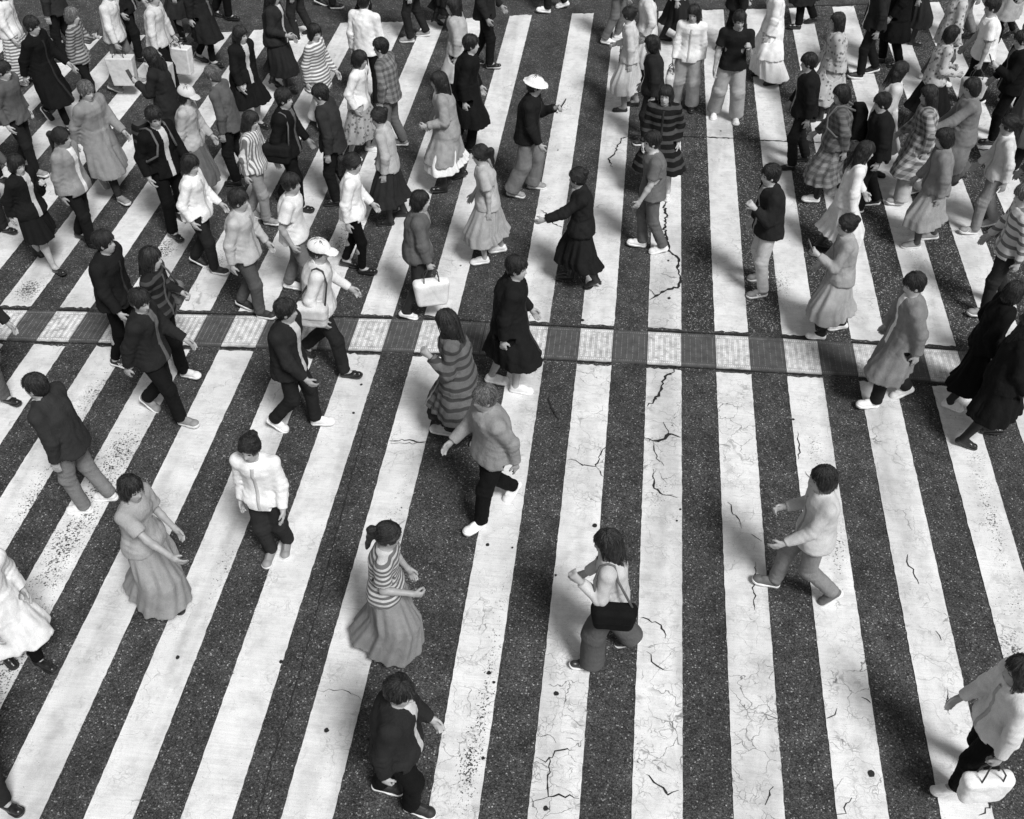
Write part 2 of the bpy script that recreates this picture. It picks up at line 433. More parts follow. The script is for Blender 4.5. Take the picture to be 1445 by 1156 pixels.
def skirt(F, k, ttop, zhem, flare, off, nf, amp, r, kk=.03, rbase=.105):
    s = k.s; ztop = k.sp(ttop)[2]
    sl, X, Y, Z = F.box((-2, -2, zhem - .05), (2, 2, ztop + .05))
    z = Z.ravel(); lp, rp = legs_at(k, z)
    below = np.clip((k.zh - z), 0, None); above = np.clip((z - k.zh) / (.18 * s), 0, 1)
    kf = np.clip(.6 + below * 1.2, 0, 1) * (1 - above * .45)
    mid = (lp + rp) / 2
    A = mid + (lp - mid) * kf[:, None]; B = mid + (rp - mid) * kf[:, None]
    A[:, 0] += k.u[0] * np.clip(z - k.zh, 0, None) / k.u[2]; B[:, 0] += k.u[0] * np.clip(z - k.zh, 0, None) / k.u[2]
    rad = (rbase + .018 * (1 - above)) * s - above * .006 + off + flare * below + (k.build - 1) * .13
    ba = B - A; L = np.maximum((ba ** 2).sum(1), 1e-6)
    px = X - A[:, 0][None, None, :]; py = Y - A[:, 1][None, None, :]
    t = np.clip((px * ba[:, 0] + py * ba[:, 1]) / L, 0, 1)
    dx = px - t * ba[:, 0]; dy = py - t * ba[:, 1]
    ang = np.arctan2(Y - mid[:, 1] + 0 * px, X - mid[:, 0] + 0 * py)
    fo = amp * np.clip(below / .25, 0, 1) * (.7 * np.sin(ang * nf + 1.4 * np.sin(ang * 2 + r.uniform(0, 6)) + r.uniform(0, 6)) + .6 * np.sin(ang * (nf - 4) + r.uniform(0, 6)) + .45 * np.sin(ang * (nf * 2 - 3) + 6 * below + r.uniform(0, 6)))
    d = np.sqrt(dx * dx + dy * dy) - rad - fo
    d = np.maximum(d, np.maximum(zhem - Z, Z - ztop) + 0 * d)
    F.put(sl, d.astype(np.float32), kk)

def bounds(k, pad=.1):
    P = [*k.hip.values(), *k.knee.values(), *k.ank.values(), *k.sh.values(), *k.el.values(), *k.wr.values(), k.hc]
    P += [k.wr[s] + k.hd[s] * .2 for s in 'lr'] + [f['ball'] for f in k.foot.values()]
    P = np.array(P); return P.min(0) - pad, P.max(0) + pad

def make_body(k, p, par):
    s = k.s; lo, hi = bounds(k, .1); hi[2] = k.hc[2] + .15 * s; lo[2] = -.01
    F = Field(lo, hi, .0098)
    m = k.g == 'm'
    loft(F, k, BODYT[k.g], 0, -.10, .53, .03)
    for sd, sg in (('l', 1), ('r', -1)):
        kn, an, hp = k.knee[sd], k.ank[sd], k.hip[sd]
        F.cone(hp + np.array([0, 0, .0]), kn, .082 * s, .052 * s, .05)
        ax = (an - kn); cm = kn + ax * .30 + np.array([-.014 * s, 0, 0])
        F.cone(kn, cm, .05 * s, .052 * s, .03); F.cone(cm, an, .052 * s, .033 * s, .03)
        F.cone(an, k.foot[sd]['ball'], .034 * s, .026 * s, .02)
        sh, el, wr = k.sh[sd], k.el[sd], k.wr[sd]
        F.cone(k.sp(.49), sh, .05 * s, (.052 if m else .044) * s, .05)
        F.cone(sh, el, (.047 if m else .040) * s, (.037 if m else .032) * s, .03)
        mid = el + (wr - el) * .3
        F.cone(el, mid, .036 * s, (.040 if m else .034) * s, .02); F.cone(mid, wr, (.039 if m else .033) * s, .025 * s, .02)
        pose = p['arms'][0 if sd == 'l' else 1] if isinstance(p['arms'], (list, tuple)) else p['arms']
        hand(F, k, sd, 1.0 if pose in ('carry', 'phone', 'strap', 'elbow') else .38)
    F.cone(k.sp(.50), k.H(-.01, 0, -.06), .054 * s, .049 * s, .03)
    F.ell(k.H(-.008, 0, .022), (.092 * s, .074 * s, .098 * s), k.HM, .03)
    F.ell(k.H(.022, 0, -.045), (.066 * s, .058 * s, .072 * s), k.HM, .04)
    F.cone(k.H(.055, 0, -.093), k.H(.052, 0, -.09), .022 * s, .022 * s, .03)
    F.cone(k.H(.080, 0, .012), k.H(.099, 0, -.026), .008 * s, .012 * s, .02)
    for sg in (1, -1):
        F.ell(k.H(.004, sg * .078, -.01), (.018 * s, .011 * s, .030 * s), k.HM, .008)
        F.ell(k.H(.088, sg * .032, .008), (.016 * s, .019 * s, .013 * s), k.HM, .014, cut=True)
        F.cone(k.H(.074, sg * .014, .027), k.H(.066, sg * .05, .024), .009 * s, .008 * s, .015)
    F.ell(k.H(.084, 0, -.062), (.012 * s, .024 * s, .010 * s), k.HM, .012)
    v, q = F.mesh()
    c = (v[q].mean(1) - k.hc) @ k.HM / s
    mi = np.zeros(len(q), int)
    for sg in (1, -1):
        mi[((c[:, 0] - .078) / .03) ** 2 + ((c[:, 1] - sg * .032) / .016) ** 2 + ((c[:, 2] - .008) / .0085) ** 2 < 1] = 1
    mi[((c[:, 0] - .09) / .03) ** 2 + (c[:, 1] / .024) ** 2 + ((c[:, 2] + .062) / .009) ** 2 < 1] = 2
    link('body', mesh_np('body', v, q, [skin(p['skin']), EYE, LIP], mi), par)

def strands(k, kind, v, q, r):
    s = k.s; A = np.array([.112, .094, .116]); V, Q = [v], [q]; base = len(v)
    n = 620; m = 9
    part = r.uniform(-.5, .5)
    for _ in range(n):
        th0 = r.uniform(.05, 1.25); ph = r.uniform(-math.pi, math.pi); L = {'short': .75, 'bob': 1.35, 'long': 1.5, 'pony': .9, 'bun': .8}[kind] * r.uniform(.6, 1.1)
        lift = r.uniform(.995, 1.05) + (r.random() < .12) * r.uniform(.02, .07); sw = r.normal(0, .22); tail = {'bob': .06, 'long': .24}.get(kind, 0) * r.uniform(.6, 1.15); pts = []
        for i in range(m):
            t = i / (m - 1); th = th0 + L * t; f = ph + sw * t * t
            if kind in ('pony', 'bun'): f = ph + (math.copysign(math.pi, ph) - ph) * .55 * t
            e = min(th, 1.75); d = np.array([math.sin(e) * math.cos(f), math.sin(e) * math.sin(f), math.cos(e)])
            c = d * A * (lift + .03 * math.sin(9 * t + ph) * t); c[0] += -.012 - .03 * math.cos(e) * 0; c[2] += .026
            if th > 1.75: c[2] -= (th - 1.75) * .07
            if tail and t > .5: c[2] -= tail * (t - .5) * 2; c[0] -= .02 * (t - .5)
            if c[0] > .035 and c[2] < .035 and abs(c[1]) < .075: break
            pts.append(k.H(*c))
        if len(pts) < 3: continue
        P = np.array(pts); w = r.uniform(.0018, .0042) * s
        T = np.gradient(P, axis=0); O = P - k.hc; N = np.cross(T, O); N /= np.linalg.norm(N, axis=1)[:, None] + 1e-9
        tap = np.linspace(1, .25, len(P))[:, None] * w
        o = O / (np.linalg.norm(O, axis=1)[:, None] + 1e-9) * .0022
        rows = np.stack([P + N * tap, P + o, P - N * tap], 1).reshape(-1, 3); V.append(rows)
        i = np.arange(len(P) - 1) * 3 + base
        Q.append(np.stack([i, i + 3, i + 4, i + 1], 1)); Q.append(np.stack([i + 1, i + 4, i + 5, i + 2], 1)); base += len(rows)
    Q = np.concatenate(Q); mi = np.zeros(len(Q), int); mi[len(q):] = np.repeat(r.integers(0, 3, len(Q) // 16 + 2), 16)[:len(Q) - len(q)] % 2
    return np.concatenate(V), Q, mi

def make_hair(k, p, par, r):
    kind, lv = p['hair']; s = k.s
    lo = k.hc - .3; hi = k.hc + .25; lo[2] -= .25
    F = Field(lo, hi, .0085)
    o = .016 if kind == 'short' else .021
    F.ell(k.H(-.012, 0, .026), ((.092 + o) * s, (.074 + o) * s, (.096 + o) * s), k.HM, .02)
    if kind == 'short': F.ell(k.H(-.045, 0, -.02), (.055 * s, .075 * s, .075 * s), k.HM, .03)
    if kind in ('bob', 'long', 'pony', 'bun') and kind not in ('pony', 'bun'):
        F.ell(k.H(-.030, 0, -.035), (.085 * s, .104 * s, .12 * s), k.HM, .04)
    if kind == 'long':
        a = k.H(-.055, 0, -.05)
        for q in (-.05, 0, .05):
            F.cone(a + np.array([0, q, 0]) * s, a + np.array([-.03, q * 1.15, -.30]) * s, .055 * s, .034 * s, .03)
    if kind == 'pony':
        F.ell(k.H(-.045, 0, -.01), (.05 * s, .07 * s, .07 * s), k.HM, .03)
        F.cone(k.H(-.10, 0, .045), k.H(-.15, 0, .03), .026 * s, .035 * s, .02)
        F.cone(k.H(-.15, 0, .03), k.H(-.14, 0, -.20), .038 * s, .016 * s, .03)
    if kind == 'bun':
        F.ell(k.H(-.045, 0, -.01), (.05 * s, .07 * s, .07 * s), k.HM, .03)
        F.ell(k.H(-.105, 0, .075), (.048 * s, .05 * s, .045 * s), k.HM, .015)
    F.ell(k.H(.105, 0, -.045), (.085 * s, .072 * s, .105 * s), k.HM, .02, cut=True)
    F.ell(k.H(.055, 0, -.13), (.09 * s, .075 * s, .09 * s), k.HM, .02, cut=True)
    X, Y, Z = F.full(); a = np.arctan2(Y - k.hc[1], X - k.hc[0])
    F.f += .0028 * np.sin(a * 23 + 2 * np.sin(Z * 30)) + .002 * np.sin(a * 47 + Z * 40) + .002 * np.sin(Z * 60 + 3 * X * 20)
    v, q = F.mesh(); v, q, mi = strands(k, kind, v, q, r); link('hair', mesh_np('hair', v, q, [hairmat(lv), hairmat(round(lv * 2.4 + .01, 3))], mi), par)  # second, lighter hair tone on some strands paints in the shine
    hat = p.get('hat')
    if hat:
        F = Field(k.hc - .25, k.hc + .25, .0075)
        F.ell(k.H(-.010, 0, .048), (.122 * s, .105 * s, .10 * s), k.HM, .01)
        X, Y, Z = F.full()
        n = k.HM[:, 2]; hgt = (X - k.hc[0]) * n[0] + (Y - k.hc[1]) * n[1] + (Z - k.hc[2]) * n[2]
        F.f = np.maximum(F.f, .042 * s - hgt)
        if hat[0] == 'cap': F.ell(k.H(.125, 0, .047), (.085 * s, .075 * s, .009 * s), k.HM, .012)
        else: F.ell(k.H(0, 0, .044), (.175 * s, .16 * s, .011 * s), k.HM, .03)
        v, q = F.mesh(); link('hat', mesh_np('hat', v, q, [cloth(hat[1])]), par)

def make_top(k, p, par, r):
    kind, lv = p['top'][0], p['top'][1]; pat = p['top'][2] if len(p['top']) > 2 else ''
    s = k.s; lo, hi = bounds(k, .22)
    off = dict(tee=.013, shirt=.016, jacket=.034, coat=.030, tunic=.02, hoodie=.036, dress=.016)[kind]
    hem = dict(tee=-.07, shirt=-.09, jacket=-.09, coat=-.44, tunic=-.22, hoodie=-.07, dress=-.5)[kind]
    lo[2] = k.zh + hem * s - .05; hi[2] = k.nb[2] + .12
    F = Field(lo, hi, .0115)
    loft(F, k, BODYT[k.g], off, max(hem, -.09), .515, .02, hang=(.93 if kind in ('jacket', 'coat', 'hoodie', 'tunic', 'tee', 'shirt') else 0))
    if kind in ('coat', 'tunic', 'dress'):
        skirt(F, k, .12, k.zh + hem * s, .16 if kind != 'dress' else .22, off, 9, .012, r, .05)
    bulky = kind in ('jacket', 'coat', 'hoodie')
    for sd in 'lr':
        sh, el, wr = k.sh[sd], k.el[sd], k.wr[sd]
        F.cone(k.sp(.485), sh, .052 * s + off * .6, .052 * s + off * .7, .05)
        x = .018 if bulky else .010
        if kind in ('tee',):
            F.cone(sh, sh + (el - sh) * .66, .054 * s + x, .050 * s + x + .012, .035)
        else:
            F.cone(sh, el, .050 * s + x, .042 * s + x + .006, .035)
            F.cone(el, el + (wr - el) * .95, .042 * s + x + .005, .030 * s + x + .004, .03)
    J = [(k.el[q], k.wr[q] - k.sh[q], .10) for q in 'lr'] if kind != 'tee' else []
    J += [(k.sp(.12) + np.array([0, q, 0]), (0, .3, 1), .12) for q in (-.12, .12)]
    folds(F, .0075 if bulky else .006, r, .35, 5, 34, 80, J)
    # cut cuffs, hem and neck clean
    X, Y, Z = F.full()
    zh = k.zh + hem * s
    nearb = np.maximum(F.f, 0) * 0
    for sd in 'lr':
        if kind == 'tee': c0, dr = k.sh[sd] + (k.el[sd] - k.sh[sd]) * .70, (k.el[sd] - k.sh[sd])
        else: c0, dr = k.el[sd] + (k.wr[sd] - k.el[sd]) * .96, (k.wr[sd] - k.el[sd])
        dr = dr / np.linalg.norm(dr)
        dd = (X - c0[0]) * dr[0] + (Y - c0[1]) * dr[1] + (Z - c0[2]) * dr[2]
        rr = np.sqrt((X - c0[0]) ** 2 + (Y - c0[1]) ** 2 + (Z - c0[2]) ** 2)
        F.f = np.maximum(F.f, np.where(rr < .13, dd, -1))
    # hem: only for the torso, never the sleeves
    tors = np.sqrt((X - k.hm[0]) ** 2 + (Y - k.hm[1]) ** 2)
    arm = np.full(F.f.shape, 9., np.float32)
    F.f = np.where((Z < zh) & (tors < .21 * s), np.maximum(F.f, zh - Z), F.f) if kind in ('tee', 'shirt', 'jacket', 'hoodie') else F.f
    if kind in ('shirt', 'jacket', 'coat'): F.cone(k.sp(.50), k.sp(.545), .078 * s, .068 * s, .012)
    if kind == 'hoodie': F.ell(k.sp(.49) + np.array([-.085, 0, .0]) * s, (.07 * s, .10 * s, .06 * s), None, .03)
    F.cone(k.sp(.505), k.H(.02, 0, -.02), .058 * s, .066 * s, .008, cut=True)
    v, q = F.mesh(); mats = [cloth(lv, pat)]; mi = None
    if p.get('inner') is None and kind in ('jacket', 'coat') and pat == '' and r.random() < .6: p['inner'] = float(r.choice([.7, .5, .28, .12]))
    if p.get('inner') is not None:
        c = v[q].mean(1); t = (c[:, 2] - k.zh) / s
        yy = (c[:, 1] - k.hm[1]) * math.cos(k.tw * .8) - (c[:, 0] - k.hm[0]) * math.sin(k.tw * .8)
        mi = ((c[:, 0] > k.hm[0] + .05) & (np.abs(yy) < .028 + .05 * np.clip(t - .1, 0, .4)) & (t > -.08)).astype(int)
        mats.append(cloth(p['inner']))
    nm = dict(tee='tee_shirt', shirt='shirt', jacket='jacket', coat='coat', tunic='tunic', hoodie='hoodie', dress='dress')[kind]
    top = link(nm, mesh_np(nm, v, q, mats, mi), par)
    if kind in ('shirt', 'jacket', 'coat') and p.get('inner') is None:
        yy = (v[:, 1] - k.hm[1]) * math.cos(k.tw * .6) - (v[:, 0] - k.hm[0]) * math.sin(k.tw * .6)
        m = (np.abs(yy) < .012) & (v[:, 0] > k.hm[0] + .03) & (v[:, 2] < k.sp(.49)[2]) & (v[:, 2] > zh + .015); P = v[m]
        if len(P) > 20:
            zs_ = np.arange(P[:, 2].min(), P[:, 2].max(), .03); rows = []
            for z in zs_:
                b = P[np.abs(P[:, 2] - z) < .02]
                if len(b): i = b[:, 0].argmax(); rows.append((b[:, 0].max() + .003, float(np.median(b[:, 1])), z))
            if len(rows) > 4:
                V, Fc = [], []; w = .014
                for x, y, z in rows: V += [(x - .012, y - w - .004, z), (x, y - w, z), (x + .003, y, z), (x, y + w, z), (x - .012, y + w + .004, z)]
                for i in range(len(rows) - 1):
                    for j in range(4): Fc.append((i * 5 + j, i * 5 + j + 1, i * 5 + 6 + j, i * 5 + 5 + j))
                link('placket', mesh_py('placket', V, Fc, [cloth(lv * .6 if lv > .2 else lv * 1.7 + .02)], smooth=True), top)

def make_bottom(k, p, par, r):
    if not p['bot']: return
    kind, lv = p['bot'][0], p['bot'][1]; pat = p['bot'][2] if len(p['bot']) > 2 else ''
    s = k.s; lo, hi = bounds(k, .2); hi[2] = k.zh + .25; lo[2] = .0
    if kind in ('slim', 'trousers', 'wide', 'shorts'):
        F = Field(lo, hi, .0115)
        a, b, c = dict(slim=(.088, .058, .045), trousers=(.094, .070, .060), wide=(.105, .100, .105), shorts=(.098, .085, .08))[kind]
        loft(F, k, BODYT[k.g], .007, -.06, .12, .03)
        for sd in 'lr':
            hp, kn, an = k.hip[sd], k.knee[sd], k.ank[sd]
            if kind == 'shorts': F.cone(hp, kn + (hp - kn) * .12, a * s, b * s, .04)
            else:
                F.cone(hp, kn, a * s, b * s, .045); F.cone(kn, an + (kn - an) * (.04 if kind != 'slim' else .10), b * s, c * s, .03)
        X, Y, Z = F.full()
        J = [(k.knee[q], k.ank[q] - k.hip[q], .12) for q in 'lr'] + [(k.ank[q] + (k.knee[q] - k.ank[q]) * .18, k.ank[q] - k.knee[q], .09) for q in 'lr']
        folds(F, .0045 if kind == 'slim' else .0065, r, .25, 4, 30, 65, J, np.clip((k.zh + .02 - Z) / .15, 0, 1) + 0 * (X + Y))
        F.f -= (.004 * np.clip((k.zh + .02 - Z) / .15, 0, 1)).astype(np.float32)
        for sd in 'lr':
            kn, an, hp = k.knee[sd], k.ank[sd], k.hip[sd]
            if kind == 'shorts': c0, dr = kn + (hp - kn) * .1, kn - hp
            else: c0, dr = an + (kn - an) * (.0 if kind != 'slim' else .06), an - kn
            dr = dr / np.linalg.norm(dr)
            dd = (X - c0[0]) * dr[0] + (Y - c0[1]) * dr[1] + (Z - c0[2]) * dr[2]
            rr = np.sqrt((X - c0[0]) ** 2 + (Y - c0[1]) ** 2 + (Z - c0[2]) ** 2)
            F.f = np.maximum(F.f, np.where(rr < .17, dd, -1))
        F.f = np.maximum(F.f, .012 - Z)
        nm = 'shorts' if kind == 'shorts' else 'trousers'
    else:
        zhem = dict(mini=.54, midi=.36, long=.13)[kind] * s
        F = Field(lo - np.array([.12, .12, 0]), hi + np.array([.12, .12, 0]), .0115)
        fl = dict(mini=.16, midi=.17, long=.14)[kind]
        skirt(F, k, .15, zhem, fl, .008, 11, .014 if kind != 'mini' else .009, r)
        nm = 'skirt'
    v, q = F.mesh(); link(nm, mesh_np(nm, v, q, [cloth(lv, pat)]), par)
def make_tights(k, lv, par):
    s = k.s; lo, hi = bounds(k, .12); hi[2] = k.zh + .1; lo[2] = 0
    F = Field(lo, hi, .0115)
    for sd in 'lr':
        kn, an, hp = k.knee[sd], k.ank[sd], k.hip[sd]; e = .005
        F.cone(hp, kn, .082 * s + e, .054 * s + e, .03); cm = kn + (an - kn) * .30 + np.array([-.014 * s, 0, 0])
        F.cone(kn, cm, .052 * s + e, .054 * s + e, .03); F.cone(cm, an, .054 * s + e, .036 * s + e, .03); F.cone(an, k.foot[sd]['ball'], .036 * s + e, .028 * s, .02)
    v, q = F.mesh(); link('tights', mesh_np('tights', v, q, [plain('tights', lv, .6, .4, 300, .1)]), par)

# shoes: one upper and one sole per kind, shared by every wearer
SHOE = {}
def shoe_meshes(kind):
    if kind in SHOE: return SHOE[kind]
    d0 = plain('leather', .03, .35)
    def sole(h0, h1, wide, heel=0.0):
        F = Field((-.16, -.07, -.01), (.17, .07, .12), .0048)
        F.cone((.085, .004, .03), (-.09, 0, .03), .045 * wide, .036 * wide, .0)
        F.cone((.09, .0, .03), (.03, 0, .03), .046 * wide, .044 * wide, .02)
        X, Y, Z = F.full()
        F.f = np.maximum(F.f, np.maximum(h0 - Z, Z - (h1 + .014 * np.clip(-X / .1, 0, 1) + .006 * np.clip((X - .09) / .04, 0, 1))))
        if heel:
            F.f = np.where(X < .055, np.maximum(F.f, (heel * .75 * np.clip((.05 - X) / .07, 0, 1)) - Z), F.f)
            F.cone((-.09, 0, heel), (-.095, 0, .004), .026, .016, .008)
            F.f = np.maximum(F.f, .001 - Z)
        return F.mesh()
    F = Field((-.17, -.08, -.02), (.18, .08, .26), .0058)
    dz = 0.0
    if kind == 'sneaker':
        F.cone((.085, .003, .038), (-.085, 0, .048), .041, .036, .0)
        F.cone((.02, 0, .062), (-.075, 0, .075), .036, .038, .03)
        F.ell((.09, 0, .038), (.05, .044, .032), None, .02)
        F.ell((-.055, 0, .118), (.036, .025, .04), None, .012, cut=True)
        F.cone((.055, 0, .085), (-.01, 0, .105), .012, .014, .012)
        X, Y, Z = F.full(); F.f = np.maximum(F.f, .020 - Z + 0 * F.f); F.f = np.maximum(F.f, np.where(X < .0, Z - .108, -1)); S = sole(.0, .03, 1.10)
    elif kind == 'loafer':
        F.cone((.095, .002, .032), (-.085, 0, .038), .035, .033, .0)
        F.cone((.03, 0, .045), (-.08, 0, .052), .032, .033, .03)
        F.ell((-.045, 0, .095), (.055, .024, .04), None, .012, cut=True)
        F.cone((.05, -.03, .056), (.05, .03, .056), .010, .010, .01)
        X, Y, Z = F.full(); F.f = np.maximum(F.f, .016 - Z + 0 * F.f); S = sole(.0, .022, 1.0)
    else:                                             # ankle boot with a heel
        F.cone((.095, .0, .034), (.02, 0, .05), .034, .034, .0)
        F.cone((.03, 0, .055), (-.075, 0, .072), .035, .034, .03)
        F.cone((-.066, 0, .08), (-.068, 0, .20), .038, .047, .03)
        F.cone((-.068, 0, .19), (-.068, 0, .26), .038, .040, .006, cut=True)
        X, Y, Z = F.full(); F.f = np.maximum(F.f, np.maximum(Z - .215, (.016 + .03 * np.clip((.05 - X) / .07, 0, 1)) - Z) + 0 * F.f); S = sole(.0, .024, .98, .045)
    v, q = F.mesh()
    SHOE[kind] = (mesh_np('shoe_upper', v, q, [d0]), mesh_np('shoe_sole', S[0], S[1], [d0])); return SHOE[kind]
def make_shoes(k, p, par):
    kind, u, so = p['shoe']; U, S = shoe_meshes(kind)
    for sd in 'lr':
        f = k.foot[sd]
        mu = plain('canvas', u, .6, .4) if kind == 'sneaker' else plain('leather', u, .28, .5)
        o = link('shoe', U, par, [mu]); o.location = f['loc']; o.rotation_euler = (0, f['pitch'], .07 if sd == 'l' else -.07); o.scale = (k.s,) * 3
        link('sole', S, o, [plain('rubber', so, .6)])
        if p.get('mark'):
            q = 1 if sd == 'l' else -1; y0, y1 = .046, (.0385 if p['mark'] == 'bars' else .0405)
            def at(x, z, oo): return (x, q * (y0 + (y1 - y0) * (z - .03) / .044 + oo), z)
            bars = [((.050 - .020 * i, .030), (.028 - .020 * i, .074), .0042) for i in range(3)] if p['mark'] == 'bars' else [((-.02, .032), (-.012, .068), .005), ((-.012, .068), (.016, .032), .005), ((.016, .032), (.024, .066), .005)]
            V, Fc = [], []
            for (x0, z0), (x1, z1), w in bars:
                b = len(V)
                V += [at(x0 - w, z0, .002), at(x0 + w, z0, .002), at(x1 + w, z1, .002), at(x1 - w, z1, .002), at(x0 - w, z0, -.008), at(x0 + w, z0, -.008), at(x1 + w, z1, -.008), at(x1 - w, z1, -.008)]
                Fc += [tuple(b + j for j in f) for f in ((0, 1, 2, 3), (0, 4, 5, 1), (1, 5, 6, 2), (2, 6, 7, 3), (3, 7, 4, 0))]
                if p['mark'] == 'bars': link('side_stripe', mesh_py('side_stripe', V, Fc, [plain('trim', .8, .5)]), o); V, Fc = [], []
            if V: link('letter_mark', mesh_py('letter_mark', V, Fc, [plain('trim', .8, .5)]), o)
        if kind == 'sneaker':
            V, Fc = [], []
            for i in range(5):
                x = .062 - .016 * i; z = .0735 + .0085 * i; b = len(V)
                for yy in (-.02, -.008, .008, .02):
                    zz = z + .004 - abs(yy) * .45; V += [(x - .0028, yy, zz), (x + .0028, yy, zz - .0015)]
                Fc += [(b + 2 * j, b + 2 * j + 2, b + 2 * j + 3, b + 2 * j + 1) for j in range(3)]
            link('laces', mesh_py('laces', V, Fc, [plain('lace', .75 if u < .5 else .3, .8)]), o)

GROUP = 'pedestrians walking over the striped crossing'
PEOPLE = []
def person(f1, f2, hd, H, g, top, bot, hair, shoe, arms, label, **kw):
    r = np.random.default_rng(len(PEOPLE) * 13 + 5)
    p = dict(H=H, g=g, top=top, bot=bot, hair=hair, shoe=shoe, arms=arms, skin=kw.pop('skin', float(r.uniform(.30, .42))), **kw)
    s = H / 1.7
    if arms == 'swing' and r.random() < .42: p['arms'] = [('pocket', 'swing'), ('swing', 'pocket'), ('pocket', 'pocket'), ('strap', 'swing'), ('swing', 'elbow'), ('swing', 'carry')][int(r.integers(6))]
    a = np.array(ground(*f1)); b = np.array(ground(*f2))
    d = b - a; L = np.linalg.norm(d); mx = .70 * s
    if L > mx: m = (a + b) / 2; a = m - d / L * mx / 2; b = m + d / L * mx / 2
    mid = (a + b) / 2; th = R(hd); c, sn = math.cos(th), math.sin(th)
    rot = lambda q: np.array([q[0] * c + q[1] * sn, -q[0] * sn + q[1] * c])
    la, lb = rot(a - mid), rot(b - mid)
    left, right = (la, lb) if la[1] >= lb[1] else (lb, la)
    for q, sg in ((left, 1), (right, -1)):
        q[1] = sg * min(max(abs(q[1]), .062), .17)
    if abs(left[0] - right[0]) < .07: left[0] += .03; right[0] -= .03
    k = skeleton(p, left, right, r)
    e = bpy.data.objects.new('person', None); COL.objects.link(e)
    e.location = (mid[0], mid[1], .006); e.rotation_euler = (0, 0, th); e.empty_display_size = .2
    tag(e, label, 'person', GROUP)
    make_body(k, p, e); make_hair(k, p, e, r); make_top(k, p, e, r); make_bottom(k, p, e, r)
    if p.get('tights') is not None: make_tights(k, p['tights'], e)
    make_shoes(k, p, e)
    k.mat = Matrix.Translation(e.location) @ Matrix.Rotation(th, 4, 'Z'); k.th = th
    PEOPLE.append(k); return k

